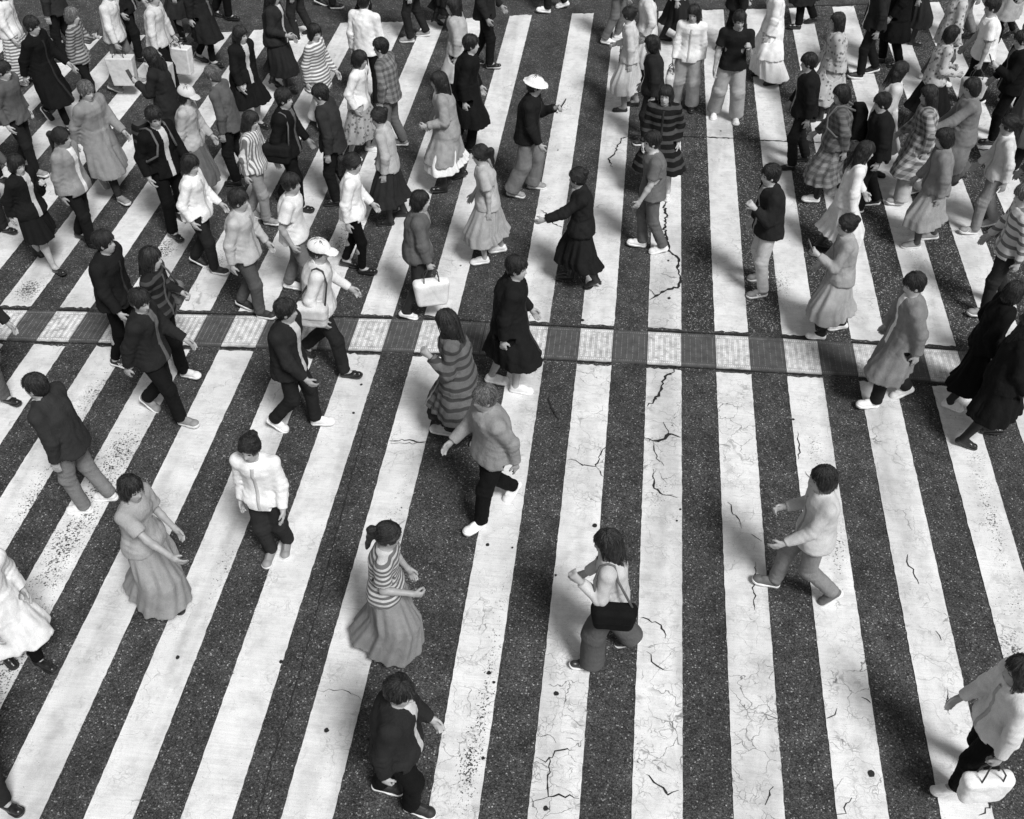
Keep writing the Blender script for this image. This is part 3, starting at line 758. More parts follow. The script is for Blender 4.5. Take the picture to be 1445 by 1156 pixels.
# ------------------------------------------------------------------ bags
def tube(pts, r, n=6):
    pts = [Vector(p) for p in pts]; V, Fc = [], []
    for i, p in enumerate(pts):
        t = (pts[min(i + 1, len(pts) - 1)] - pts[max(i - 1, 0)]).normalized()
        a = t.orthogonal().normalized(); b = t.cross(a)
        if i and (a @ pa) < 0: a, b = -a, -b
        if i: a = (pa - t * (pa @ t)).normalized(); b = t.cross(a)
        pa = a
        V += [tuple(p + (a * math.cos(2 * math.pi * j / n) + b * math.sin(2 * math.pi * j / n)) * r) for j in range(n)]
    for i in range(len(pts) - 1):
        for j in range(n): Fc.append((i * n + j, i * n + (j + 1) % n, (i + 1) * n + (j + 1) % n, (i + 1) * n + j))
    Fc += [tuple(range(n))[::-1], tuple(range((len(pts) - 1) * n, len(pts) * n))]
    return V, Fc
def bag(k, kind, lv, label, side='r', pat='', size=1.0):
    s = k.s; r = np.random.default_rng(int(lv * 1000) + len(label))
    pm = k.wr[side] + k.hd[side] * .075 * s
    sg = 1 if side == 'l' else -1
    nm, cat = dict(tote=('tote_bag', 'bag'), paper=('shopping_bag', 'bag'), shoulder=('shoulder_bag', 'bag'), pack=('backpack', 'backpack'))[kind]
    if kind == 'tote': hx, hy, hz, drop = .19 * size, .065 * size, .17 * size, .15
    elif kind == 'paper': hx, hy, hz, drop = .17 * size, .075 * size, .20 * size, .12
    elif kind == 'shoulder': hx, hy, hz, drop = .15 * size, .06 * size, .11 * size, 0
    else: hx, hy, hz, drop = .095, .15, .215, 0
    if kind in ('tote', 'paper'):
        hz = min(hz, (pm[2] - drop - .05) / 2); c = np.array([pm[0], pm[1] + sg * .02, pm[2] - drop - hz])
    elif kind == 'shoulder': c = np.array([k.hm[0] - .02, k.hm[1] + sg * (.235 * s + .02), k.zh + .03])
    else: c = k.sp(.30) + np.array([-.245 * s if k.g == 'm' else -.235 * s, 0, 0])
    e = bpy.data.objects.new(nm, None); COL.objects.link(e); tag(e, label, cat, 'bags carried by the pedestrians')
    base = c - np.array([0, 0, hz]); e.matrix_world = k.mat @ Matrix.Translation(base); e.empty_display_size = .1
    F = Field((-hx - .06, -hy - .06, -.03), (hx + .06, hy + .06, 2 * hz + .05), .009)
    F.rbox((0, 0, hz), (hx, hy, hz), .012 if kind == 'paper' else .05, 0, .10 if kind != 'pack' else -.12)
    if kind == 'pack': F.rbox((-.075, 0, hz * .62), (.05, .11, hz * .45), .025, .015)
    folds(F, .003 if kind == 'paper' else .006, r, .7, 4, 16, 40)
    v, q = F.mesh(); link('bag_body', mesh_np('bag_body', v, q, [plain('paper', lv, .6) if kind == 'paper' else cloth(lv, pat)]), e)
    hm_ = plain('webbing', .03 if lv > .3 else .10, .7)
    def part(name, pts, rad):
        V, Fc = tube(pts, rad); link(name, mesh_py(name, V, Fc, [hm_], smooth=True), e)
    if kind in ('tote', 'paper'):
        for yy in (-hy * .7, hy * .7):
            tp = np.array([0, -sg * .02, drop + 2 * hz])
            part('handle', [(-hx * .45, yy, 2 * hz - .02), (-hx * .42, yy * .9, 2 * hz + drop * .5), (-.03, tp[1] + yy * .2, tp[2] - .012), (.03, tp[1] + yy * .2, tp[2] - .012), (hx * .42, yy * .9, 2 * hz + drop * .5), (hx * .45, yy, 2 * hz - .02)], .007)
    elif kind == 'shoulder':
        G = Field((-hx - .06, -hy - .06, -.03), (hx + .06, hy + .06, 2 * hz + .05), .0085)
        G.rbox((0, sg * .012, hz * 1.42), (hx * 1.02, hy * 1.02, hz * .62), .045); folds(G, .005, r, .5, 3, 18, 40)
        v, q = G.mesh(); link('flap', mesh_np('flap', v, q, [cloth(min(lv * 1.15, .8), pat)]), e)
        S = k.sh[side] + np.array([0, -sg * .035, .085 * s]) - base
        part('strap', [(-hx * .9, 0, 2 * hz - .03), (S[0] - .09, (S[1]) * .6, S[2] * .6 + hz * .8), (S[0] - .05, S[1], S[2] - .02), (S[0], S[1], S[2] + .005), (S[0] + .06, S[1], S[2] - .03), (S[0] + .10, S[1] * .6, S[2] * .6 + hz * .8), (hx * .9, 0, 2 * hz - .03)], .011)
    else:
        for sd, q in (('l', 1), ('r', -1)):
            S = k.sh[sd] - base; yy = S[1] * .62
            part('strap', [(.06, yy * .8, 2 * hz - .05), (S[0] - .03, yy, S[2] + .088 * s), (S[0] + .06, yy, S[2] + .085 * s), (S[0] + .155 * s, yy * 1.05, S[2] - .06), (S[0] + .15 * s, yy * 1.35, S[2] - .20), (S[0] + .02, q * (.235 if k.g == 'm' else .205) * s, S[2] - .30), (.05, q * .13, .06)], .015)

def phone(k, side, label):
    pm = k.wr[side] + k.hd[side] * .10 * k.s; n = -k.hn[side]
    e = bpy.data.objects.new('smartphone', None); COL.objects.link(e); tag(e, label, 'phone', 'phones held by the pedestrians'); e.empty_display_size = .05
    up_ = k.hd[side] * .55 + np.array([0, 0, .6]); up_ /= np.linalg.norm(up_); face = np.array([-.75, 0, .65]); face -= up_ * (face @ up_); face /= np.linalg.norm(face); x = np.cross(up_, face)
    M = Matrix(((x[0], up_[0], face[0], pm[0]), (x[1], up_[1], face[1], pm[1]), (x[2], up_[2], face[2], pm[2]), (0, 0, 0, 1)))
    e.matrix_world = k.mat @ M @ Matrix.Translation((0, .05, 0))
    F = Field((-.05, -.09, -.02), (.05, .09, .02), .004); F.rbox((0, 0, 0), (.037, .076, .006), .005)
    v, q = F.mesh(); link('case', mesh_np('case', v, q, [plain('phone_case', .03, .3)]), e)
    link('screen', mesh_py('screen', [(-.033, -.071, .0075), (.033, -.071, .0075), (.033, .071, .0075), (-.033, .071, .0075), (-.033, -.071, .004), (.033, -.071, .004), (.033, .071, .004), (-.033, .071, .004)], [(0, 1, 2, 3), (0, 4, 5, 1), (1, 5, 6, 2), (2, 6, 7, 3), (3, 7, 4, 0)], [plain('glass', .05, .08)]), e)

# ------------------------------------------------------------------ the road
ASPH = asphalt('asphalt', .060, .100, .40, .05, 88)
ASPH2 = asphalt('asphalt_coarse', .042, .085, .50, .10, 85)
PAINT = paint('road_paint', .0)
def sheet(name, poly, z, mat):
    return tag(link(name, mesh_py(name, [(x, y, z) for x, y in poly], [tuple(range(len(poly)))], [mat])), kind='structure')
sheet('ground', [(-400, -400), (400, -400), (400, 400), (-400, 400)], -.012, asphalt('asphalt_far', .03, .06, .25, .06, 60))
sheet('road', [(-60, -30), (60, -30), (60, 70), (-60, 70)], 0, ASPH)

STR = {-5: (-5.969, -5.6), -4: (-5.238, -4.853), -3: (-4.507, -4.098), -2: (-3.758, -3.377), -1: (-3.008, -2.609), 0: (-2.232, -1.834), 1: (-1.105, -.71), 2: (-.326, .072),
       3: (.477, .875), 4: (1.271, 1.666), 5: (2.069, 2.471), 6: (2.876, 3.282), 7: (3.681, 4.083), 8: (4.490, 4.89)}
for i in range(-22, -5): STR[i] = (-5.969 + (i + 5) * .742, -5.585 + (i + 5) * .742)
for i in range(9, 18): STR[i] = (4.490 + (i - 8) * .806, 4.890 + (i - 8) * .806)
UPX, UPY = [-16, -7.41, -1.84, -1.17, 2.03, 3.97, 12], [8.95, 9.58, 10.0, 10.0, 10.11, 10.11, 10.1]
LOX, LOY = [-16, -7.15, -4.23, -1.69, .78, 1.99, 3.87, 12], [8.40, 9.04, 9.24, 9.41, 9.48, 9.51, 9.54, 9.54]
TPX, TPY = [-20, -7.1, -5.18, -4.14, -2.03, 1.29, 2.51, 4.57, 5.81, 12], [15.2, 17.78, 18.4, 18.57, 19.11, 19.73, 19.92, 20.32, 20.65, 22]
up = lambda x: float(np.interp(x, UPX, UPY)); lo_ = lambda x: float(np.interp(x, LOX, LOY)); tp = lambda x: float(np.interp(x, TPX, TPY))

# a coarser, later asphalt patch on the upper right
a = ground(968, 480); b = ground(990, 14)
pj = [(a[0] - .0, up(a[0]) + .10), (2.0, 10.22), (4.0, 10.22), (12, 10.2), (12, 21.9), (5.81, 20.68), (3.3, 20.12), (b[0], tp(b[0]) + .03)]
sheet('road_patch', pj, .004, ASPH2)

WEAR = [((165, 650), .2, .7, .86), ((90, 775), .18, .65, .86), ((140, 560), .22, .5, .85), ((42, 410), .16, .22, 1.25), ((232, 352), .2, .3, 1.0), ((300, 372), .2, .3, .75), ((20, 930), .25, .5, .9),
        ((500, 310), .2, .5, .75), ((480, 350), .16, .3, .6), ((560, 722), .09, .6, .55), ((555, 860), .1, .5, .5), ((600, 500), .12, .4, .5), ((690, 960), .08, 1.0, .6), ((660, 1080), .1, .6, .7),
        ((820, 322), .15, .3, .5), ((620, 400), .12, .35, .55), ((1100, 400), .14, .4, .6), ((1180, 590), .10, .8, .65), ((1180, 780), .10, .4, .6), ((1395, 720), .10, 1.3, .6), ((1290, 350), .14, .5, .4),
        ((1440, 970), .15, .7, .8), ((270, 70), .25, .7, 1.1), ((255, 150), .3, .5, 1.0), ((385, 75), .2, .4, .7), ((315, 800), .1, .4, .6), ((500, 20), .3, .4, .8), ((345, 890), .06, 1.2, .6), ((245, 1120), .08, .8, .5),
        ((895, 1050), .12, .3, .5), ((930, 700), .1, .3, .5), ((830, 900), .06, .4, .4), ((1150, 640), .1, .6, .5), ((640, 200), .2, .6, .4), ((800, 150), .15, .8, .35), ((60, 700), .22, .6, .8), ((120, 470), .2, .4, .6)]
WEAR = [(*ground(*p), sx, sy, w) for p, sx, sy, w in WEAR]
V, Fq, W = [], [], []
def strip_grid(x0, x1, y0f, y1f, z):
    nx = 9; ya, yb = y0f((x0 + x1) / 2), y1f((x0 + x1) / 2); ny = max(2, int((yb - ya) / .05))
    base = len(V); je = rng.normal(0, .0019, (ny + 1, 2)); jy = rng.normal(0, .010, (nx + 1, 2))
    for i in range(ny + 1):
        for j in range(nx + 1):
            u = j / nx; x = x0 + (x1 - x0) * u
            if j == 0: x += je[i, 0]
            if j == nx: x += je[i, 1]
            y = y0f(x) + (y1f(x) - y0f(x)) * i / ny
            if i == 0: y += jy[j, 0]
            if i == ny: y += jy[j, 1]
            V.append((x, y, z))
            W.append(sum(w * math.exp(-((x - wx) / sx) ** 2 - ((y - wy) / sy) ** 2) for wx, wy, sx, sy, w in WEAR if abs(y - wy) < 3 * sy and abs(x - wx) < 3 * sx))
    for i in range(ny):
        for j in range(nx):
            q = base + i * (nx + 1) + j; Fq.append((q, q + 1, q + nx + 2, q + nx + 1))
for i, (x0, x1) in sorted(STR.items()):
    strip_grid(x0, x1, lambda x: 1.0 + 0 * x, lambda x: lo_(x) - .075, .008)
    ends = (lambda x: tp(x)) if i != 2 else (lambda x: tp(x) - .45)
    strip_grid(x0, x1, lambda x: up(x) + .095, ends, .008)
me = mesh_py('road_markings', V, Fq, [PAINT])
at = me.attributes.new('wear', 'FLOAT', 'POINT'); at.data.foreach_set('value', W)
CK = [(1145, 1000, .7), (780, 1050, 1.0), (920, 1000, .9), (930, 640, .9), (840, 620, .6), (1050, 620, .7), (1060, 1050, .65), (1230, 950, .45), (600, 850, .7), (640, 1050, .6), (1380, 900, .7), (925, 420, .8), (1240, 620, .5), (780, 480, .6), (870, 120, .6)]
CK = [(*ground(a, b), w) for a, b, w in CK]
at = me.attributes.new('crackle', 'FLOAT', 'POINT')
at.data.foreach_set('value', [min(1, sum(w * math.exp(-((x - a) / .55) ** 2 - ((y - b) / .95) ** 2) for a, b, w in CK)) for x, y, z in V])
tag(link('road_markings', me), kind='structure')

# tactile guide strip: alternating white and dark tiles with rows of studs
def tile_mat(name, lv, worn):
    k = NT(name); co = k.obj()
    n = k.ramp(k.noise(co, 9, 5, .7), [(.35, 1 - worn), (.62, 1.08)])
    f = k.ramp(k.noise(co, 120, 2, .7), [(.3, .75), (.6, 1.05)])
    k.base(k.math('MULTIPLY', k.math('MULTIPLY', n, f), lv)); k.b.inputs['Roughness'].default_value = .65
    k.bump(k.noise(co, 90, 3), .3, .003); return k.m
TW, TD, SW, SD, JN = tile_mat('tile_white', .58, .45), tile_mat('tile_dark', .085, .35), tile_mat('stud_white', .82, .2), tile_mat('stud_grey', .20, .5), tile_mat('joint_tar', .014, .2)
V, Fq, MI = [], [], []
def stud(cx, cy, rx, ry, z0, mi):
    b = len(V); n = 7
    for rr, zz in ((1.0, z0), (.62, z0 + .0055)):
        for j in range(n): V.append((cx + rx * rr * math.cos(6.2832 * j / n), cy + ry * rr * math.sin(6.2832 * j / n), zz))
    for j in range(n): Fq.append((b + j, b + (j + 1) % n, b + n + (j + 1) % n, b + n + j)); MI.append(mi)
    Fq.append(tuple(b + n + j for j in range(n))); MI.append(mi)
edges = []
ks = sorted(STR)
for a_, b_ in zip(ks, ks[1:]):
    edges.append((STR[a_][0], STR[a_][1], True))
    g0, g1 = STR[a_][1], STR[b_][0]
    if g1 - g0 > .5: m = (g0 + g1) / 2; edges += [(g0, m, False), (m, g1, False)]
    else: edges.append((g0, g1, False))
for x0, x1, wh in edges:
    if x1 < -13 or x0 > 9: continue
    x0 += .003; x1 -= .003; b = len(V); z = .006; zt = .016
    P = [(x0, lo_(x0)), (x1, lo_(x1)), (x1, up(x1)), (x0, up(x0))]
    V += [(x, y, zt) for x, y in P] + [(x, y, -.001) for x, y in P]
    Fq.append((b, b + 1, b + 2, b + 3)); MI.append(0 if wh else 1)
    for j in range(4): Fq.append((b + j, b + 4 + j, b + 4 + (j + 1) % 4, b + (j + 1) % 4)); MI.append(0 if wh else 1)
    w = x1 - x0; sm = 2 if wh else 3
    pt = lambda u, v: (x0 + w * u, (lo_(x0 + w * u)) * (1 - v) + up(x0 + w * u) * v)
    for v in (.06, .94):
        for j in range(17):
            if rng.random() < .93: stud(*pt((j + .5) / 17, v), .0075, .0095, zt, sm)
    for c in range(6):
        u = (c + .5) / 6
        for j in range(15):
            if rng.random() < .93:
                if wh: stud(*pt(u - .022, .14 + .72 * j / 14), .0068, .012, zt, sm); stud(*pt(u + .022, .14 + .72 * j / 14), .0068, .012, zt, sm)
                else: stud(*pt(u, .14 + .72 * j / 14), .0062, .010, zt, sm)
me = mesh_py('tactile_paving', V, Fq, [TW, TD, SW, SD], MI)
tag(link('tactile_paving', me), kind='structure')

# joints, cracks and gum
V, Fq = [], []
def ribbon(pts, w, z=.0125, jit=.012, world=False, taper=True):
    P = [np.array(p if world else ground(*p)) for p in pts]; fine = []
    for a, b in zip(P, P[1:]):
        n = max(1, int(np.linalg.norm(b - a) / .035))
        for i in range(n): fine.append(a + (b - a) * i / n + (rng.normal(0, jit, 2) if i else 0))
    fine.append(P[-1]); base = len(V); n = len(fine)
    for i, p in enumerate(fine):
        d = fine[min(i + 1, n - 1)] - fine[max(i - 1, 0)]; d = d / (np.linalg.norm(d) + 1e-9); nn = np.array([-d[1], d[0]])
        ww = w * rng.uniform(.35, 1.15) * (min(1, .25 + min(i, n - 1 - i) / 4) if taper else 1) / 2
        V.append((*(p + nn * ww), z)); V.append((*(p - nn * ww), z))
    for i in range(n - 1): q = base + 2 * i; Fq.append((q + 1, q + 3, q + 2, q))
def crop(x0, y0, pts): return [(x0 + x * .263, y0 + y * .263) for x, y in pts]
C = [(720, 0, [(635, 730), (605, 745), (575, 790), (560, 830), (525, 855), (550, 900)], .022), (720, 280, [(160, 65), (205, 100), (230, 140), (280, 160)], .02),
     (720, 280, [(830, 20), (835, 120), (830, 160), (845, 240), (850, 285), (905, 330), (895, 380), (912, 430), (905, 475), (840, 495), (785, 525), (745, 550)], .030),
     (720, 280, [(890, 905), (880, 935), (830, 960), (810, 1010), (780, 1080), (735, 1120)], .026), (720, 280, [(745, 490), (775, 525)], .014),
     (720, 560, [(720, 225), (765, 240), (830, 230), (850, 205), (915, 222)], .030), (720, 560, [(850, 205), (835, 170), (820, 140)], .014), (720, 560, [(765, 240), (775, 300), (800, 350), (825, 375)], .010),
     (720, 560, [(765, 390), (768, 480), (820, 530), (895, 545)], .016), (720, 560, [(305, 345), (350, 345), (390, 372), (460, 378), (490, 300), (520, 265)], .014), (720, 560, [(460, 378), (505, 435)], .012),
     (720, 560, [(210, 0), (220, 60), (260, 130)], .016), (1065, 560, [(230, 190), (240, 260), (232, 340)], .010), (720, 560, [(1165, 570), (1210, 640), (1240, 710)], .010), (720, 560, [(1290, 740), (1350, 780)], .010), (720, 560, [(1315, 890), (1310, 1000), (1308, 1150)], .010),
     (1065, 560, [(270, 405), (300, 450), (305, 520), (290, 600)], .018), (1065, 560, [(820, 850), (815, 890), (850, 950), (880, 1010)], .012), (360, 560, [(720, 240), (830, 235), (920, 245)], .014), (360, 560, [(725, 255), (830, 250), (915, 252)], .009),
     (720, 852, [(700, 80), (760, 105), (810, 120), (830, 190)], .014), (720, 852, [(730, 260), (790, 340), (870, 360)], .011), (720, 852, [(730, 920), (790, 975), (845, 1030), (905, 1005)], .018),
     (720, 852, [(145, 705), (215, 710), (245, 750)], .009), (720, 852, [(140, 830), (210, 830), (240, 795), (350, 790)], .010), (720, 852, [(210, 830), (215, 910), (200, 960), (205, 1040), (370, 1050)], .012), (720, 852, [(205, 1040), (110, 1070)], .010),
     (720, 852, [(300, 725), (370, 740)], .010), (720, 852, [(330, 620), (400, 655)], .010), (720, 852, [(1370, 600), (1435, 620)], .012), (1065, 852, [(570, 505), (620, 535)], .018), (1065, 852, [(385, 620), (430, 600), (440, 565)], .014),
     (1065, 852, [(1195, 1005), (1240, 1030), (1260, 1100), (1200, 1140)], .018), (1065, 852, [(520, 1045), (490, 1075), (490, 1130), (440, 1135)], .014), (1065, 852, [(50, 600), (120, 620)], .012), (1065, 852, [(100, 985), (55, 1085)], .014),
     (1065, 852, [(970, 150), (1000, 200)], .011), (1065, 852, [(1030, 450), (1045, 600)], .008), (720, 560, [(1175, 270 - 0), (1120, 262)], .008), (360, 852, [(340, 470), (470, 465), (570, 520)], .007)]
for x0, y0, pts, w in C: ribbon(crop(x0, y0, pts), w * 1.3)
ribbon([(528, 570), (512, 618), (489, 702), (460, 810), (448, 862), (426, 939), (402, 1023), (381, 1089), (360, 1165)], .012, jit=.006)
ribbon([(892, 192), (954, 193), (1035, 196), (1072, 199), (1180, 203), (1300, 208), (1445, 215)], .035, jit=.006, taper=False)
ribbon([(880, 18), (990, 14), (1085, 11.5), (1330, 2.5)], .04, jit=.006, taper=False)
ribbon([(880, 37), (873, 95)], .03, jit=.004)
for f, dz in ((up, .036), (lo_, -.026)):          # tar joints along the guide strip
    for x0, x1, wh in edges:
        if -12 < x0 < 9 and (wh or rng.random() < .45): ribbon([(x0, f(x0) + dz), (x1, f(x1) + dz)], .036 if wh else .018, jit=.002, world=True, taper=False)
GUM = [(251, 929, .02), (397, 935, .018), (410, 968, .018), (412, 1009, .018), (461, 1032, .022), (510, 544, .016), (499, 584, .016), (839, 743, .026), (785, 980, .022), (770, 1142, .022), (690, 951, .02), (697, 964, .014), (682, 1071, .016),
       (1229, 1093, .03), (688, 770, .02), (723, 774, .012), (943, 369, .016), (944, 422, .022), (822, 453, .022), (616, 413, .014), (650, 376, .012), (784, 813, .012), (755, 838, .012), (609, 777, .018), (1119, 593, .016), (1070, 823, .02), (1160, 740, .01), (786, 160, .016), (787, 213, .014), (1017, 186, .014), (104, 247, .016), (960, 720, .012), (955, 736, .012)]
for px, py, rr in GUM:
    x, y = ground(px, py); b = len(V); n = 9; V += [(x + rr * rng.uniform(.8, 1.15) * math.cos(6.283 * j / n), y + rr * 1.1 * rng.uniform(.8, 1.15) * math.sin(6.283 * j / n), .0135) for j in range(n)]; Fq.append(tuple(range(b, b + n)))
tag(link('road_cracks', mesh_py('road_cracks', V, Fq, [JN])), kind='structure')
print('road', round(time.time() - T0, 1))
# ------------------------------------------------------------------ who is crossing
N = ('short', .018); BOB = ('bob', .016); LONG = ('long', .02); PONY = ('pony', .018); BUN = ('bun', .018)
BW = ('sneaker', .02, .78); WW = ('sneaker', .78, .82); GW = ('sneaker', .25, .7); LB = ('loafer', .015, .02); LW = ('loafer', .75, .7); BT = ('boot', .015, .015)
SW = 'swing'
person((30, 120), (46, 112), 0, 1.58, 'f', ('shirt', .72), ('long', .62, 'stripe'), LONG, WW, SW, 'person in white knit top and long striped skirt beside the black coat')
person((63, 167), (107, 188), -18, 1.72, 'm', ('coat', .022), ('slim', .015), N, BW, SW, 'person in knee length black coat and thin black trousers with white soles')
ka = person((122, 152), (143, 158), 0, 1.60, 'f', ('shirt', .34, 'stripe'), ('slim', .03), ('bob', .13), BW, ('phone', SW), 'person with pale hair in grey striped blouse looking down at hand')
k4 = person((163, 130), (198, 120), 5, 1.68, 'm', ('shirt', .62), ('trousers', .16), N, GW, (SW, 'carry'), 'person in loose pale shirt carrying a large pale shopping bag')
k5 = person((222, 127), (258, 138), -8, 1.70, 'm', ('shirt', .58), ('trousers', .02), ('short', .11), BW, ('carry', 'carry'), 'person in light shirt and black trousers with a shopping bag in each hand')
person((371, 180), (342, 186), -25, 1.62, 'f', ('coat', .028), ('mini', .6), LONG, LB, SW, 'person in dark coat over white skirt with bare pale legs', inner=.5)
k7 = person((247, 342), (257, 306), -35, 1.78, 'm', ('jacket', .02), ('trousers', .016), N, LB, SW, 'person in black jacket with white striped backpack')
person((178, 288), (142, 264), -30, 1.72, 'm', ('coat', .24), ('slim', .07), ('short', .11), GW, SW, 'person in mid grey coat walking just behind the striped backpack')
person((9, 258), (-22, 244), -18, 1.72, 'm', ('jacket', .04), ('trousers', .03), N, LB, SW, 'person in black jacket cut off by the left edge above a worn stripe')
person((85, 388), (52, 360), -25, 1.60, 'f', ('jacket', .03), ('mini', .025), BOB, LB, SW, 'person in black jacket and black miniskirt with bare legs above the guide strip')
person((312, 388), (280, 374), -8, 1.62, 'f', ('shirt', .8), ('trousers', .05), BOB, BW, SW, 'person in bright white loose shirt and charcoal trousers with white soles')
person((385, 318), (358, 308), -8, 1.60, 'f', ('shirt', .62, 'upright'), ('trousers', .26), LONG, GW, SW, 'person in white shirt with thin upright dark stripes and grey trousers')
k13 = person((432, 300), (402, 286), -5, 1.72, 'm', ('jacket', .025), ('trousers', .02), N, LB, SW, 'person in black jacket with a black shoulder bag on wide strap')
person((465, 186), (446, 177), -20, 1.62, 'f', ('tunic', .72, 'stripe'), ('wide', .7), BOB, LB, SW, 'person in white tunic with thin dark stripes and wide white trousers')
person((500, 226), (526, 214), -8, 1.60, 'f', ('shirt', .76), ('midi', .34, 'print'), BOB, LW, SW, 'person in white blouse and grey printed skirt with pale flat shoes')
person((535, 152), (514, 142), 80, 1.72, 'm', ('shirt', .76), ('trousers', .025), N, LB, SW, 'person seen from behind in white shirt and black trousers')
person((620, 274), (650, 251), 195, 1.68, 'f', ('coat', .30), ('midi', .76), LONG, LB, ('elbow', SW), 'person in open light grey coat over white skirt and black tights', tights=.015, inner=.75)
person((670, 216), (648, 206), 0, 1.74, 'm', ('coat', .025), ('trousers', .018), N, LB, SW, 'person in long black coat just behind the white skirt')
person((697, 98), (672, 90), 0, 1.74, 'm', ('jacket', .05), ('trousers', .025), N, ('loafer', .02, .6), SW, 'person in dark jacket at the top of the wide gap between stripes')
person((703, 356), (678, 372), 190, 1.60, 'f', ('tee', .42), ('midi', .34), PONY, WW, SW, 'person in light grey tee and grey skirt with white sneakers and ponytail')
kb = person((727, 278), (757, 266), 0, 1.72, 'm', ('jacket', .035), ('wide', .17), N, GW, ('phone', SW), 'person in white bucket hat, black jacket and baggy grey trousers', hat=('bucket', .78))
person((767, 19), (795, 12), 180, 1.72, 'm', ('jacket', .05), ('trousers', .04), N, WW, SW, 'person in dark trousers with white shoes at the top end of a stripe')
person((857, 63), (876, 54), 0, 1.70, 'm', ('shirt', .6), ('trousers', .15), N, WW, SW, 'person in grey trousers with pale laced sneakers at the top centre')
k25 = person((975, 156), (952, 150), 265, 1.66, 'f', ('shirt', .8), ('wide', .30), LONG, LB, SW, 'person in white shirt and faded wide jeans facing the camera')
person((942, 278), (908, 273), 265, 1.64, 'f', ('coat', .03, 'band'), ('mini', .03), LONG, LW, SW, 'person in black coat with broad pale bands, bare shins and pale shoes')
person((930, 356), (898, 350), 182, 1.66, 'm', ('tee', .14), ('trousers', .12), N, WW, SW, 'person in grey tee and grey trousers with clean white sneakers on cracked paint')
person((875, 158), (893, 150), 180, 1.60, 'f', ('shirt', .52), ('midi', .5), BUN, LB, SW, 'person in pale blouse and pale midi skirt with hair in a bun', tights=.25)
person((998, 166), (1046, 172), 268, 1.72, 'm', ('tee', .035), ('wide', .36), N, WW, SW, 'person in black tee with legs wide apart in baggy pale trousers')
person((1088, 122), (1070, 106), 185, 1.66, 'f', ('coat', .78), ('long', .76), LONG, LB, SW, 'person dressed all in white in long coat and long skirt')
person((1151, 172), (1172, 160), 185, 1.64, 'f', ('coat', .44, 'print'), ('midi', .4), LONG, BT, SW, 'person in pale patterned coat with black tights and black heeled boots', tights=.015)
k33 = person((1143, 286), (1182, 276), 185, 1.66, 'f', ('jacket', .16, 'check'), ('midi', .22, 'check'), BOB, WW, SW, 'person in checked jacket and checked skirt with black leggings and white sneakers', tights=.014)
person((1188, 372), (1160, 352), -10, 1.64, 'f', ('shirt', .72), ('midi', .68), LONG, LB, SW, 'person in white blouse and white skirt with black tights and shiny black loafers', tights=.014)
person((1262, 95), (1238, 88), 180, 1.76, 'm', ('coat', .02), ('trousers', .018), N, LB, SW, 'person in long black coat at the top right beside the patterned blouse')
k37 = person((1310, 190), (1284, 180), 0, 1.62, 'f', ('shirt', .46, 'print'), ('midi', .028), BOB, LB, ('elbow', 'elbow'), 'person in patterned pale blouse and black skirt with both forearms raised', tights=.03)
person((1262, 291), (1294, 272), 182, 1.66, 'f', ('coat', .40, 'check'), ('wide', .46), LONG, GW, SW, 'person in pale checked coat and wide pale trousers')
k40 = person((1350, 160), (1378, 150), 182, 1.74, 'm', ('tee', .78), ('wide', .02), N, WW, ('carry', SW), 'person in bright white tee and baggy black trousers')
person((1425, 118), (1447, 112), 180, 1.62, 'f', ('jacket', .10), ('mini', .04), LONG, BT, SW, 'person in charcoal jacket and short skirt with bare legs and black boots')
person((1312, 282), (1352, 260), 188, 1.68, 'f', ('coat', .17), ('midi', .1), BOB, BT, ('out', SW), 'person in wide grey coat stretching an arm out, black boots', tights=.014)
person((1378, 447), (1408, 432), 182, 1.72, 'm', ('shirt', .58, 'band'), ('trousers', .06), ('short', .11), GW, SW, 'person in white shirt with broad grey bands and charcoal trousers')
person((1365, 331), (1396, 320), 182, 1.64, 'f', ('shirt', .6), ('trousers', .24), PONY, GW, SW, 'person in plain pale shirt and grey trousers with a ponytail on the right', mark='bars')
person((1340, 578), (1374, 562), 0, 1.62, 'f', ('jacket', .02), ('midi', .018), BOB, WW, SW, 'person in black jacket and black skirt with white sneakers beside the black loafers', tights=.013)
person((1360, 631), (1398, 613), -5, 1.64, 'f', ('coat', .022), ('mini', .02), LONG, ('loafer', .012, .02), SW, 'person in black coat and tights with chunky black loafers', tights=.012, hat=('bucket', .03))
person((1074, 425), (1064, 390), 190, 1.72, 'm', ('jacket', .045), ('trousers', .5), N, ('sneaker', .22, .8), SW, 'person in dark jacket and pale rolled jeans with grey sneakers marked with a white N', mark='N')
kc = person((1150, 479), (1182, 466), 183, 1.62, 'f', ('shirt', .32), ('midi', .36), BUN, LW, ('phone', SW), 'person in grey blouse and light grey skirt with white shoes by the guide strip', tights=.014)
person((1223, 576), (1274, 561), 190, 1.72, 'm', ('coat', .20), ('trousers', .05), N, WW, SW, 'person in grey coat and dark trousers striding just below the guide strip')
person((1080, 826), (1176, 852), 178, 1.66, 'f', ('shirt', .5), ('trousers', .22), BOB, ('sneaker', .12, .8), SW, 'person alone at lower right in pale shirt and grey trousers mid stride')
k50 = person((1332, 1119), (1388, 1094), 190, 1.70, 'f', ('shirt', .62), ('trousers', .018), LONG, LW, ('carry', SW), 'person with long hair in pale shirt and black trousers near the bottom right corner', build=.98)
person((172, 518), (206, 500), 0, 1.74, 'm', ('jacket', .035), ('slim', .014), N, ('sneaker', .016, .82), SW, 'person in black jacket with black white-striped sneakers below the guide strip', mark='bars')
k51 = person((270, 534), (226, 514), -8, 1.68, 'f', ('shirt', .045, 'band'), ('trousers', .02), LONG, WW, ('elbow', SW), 'person in black top with pale bands, black trousers and white sneakers')
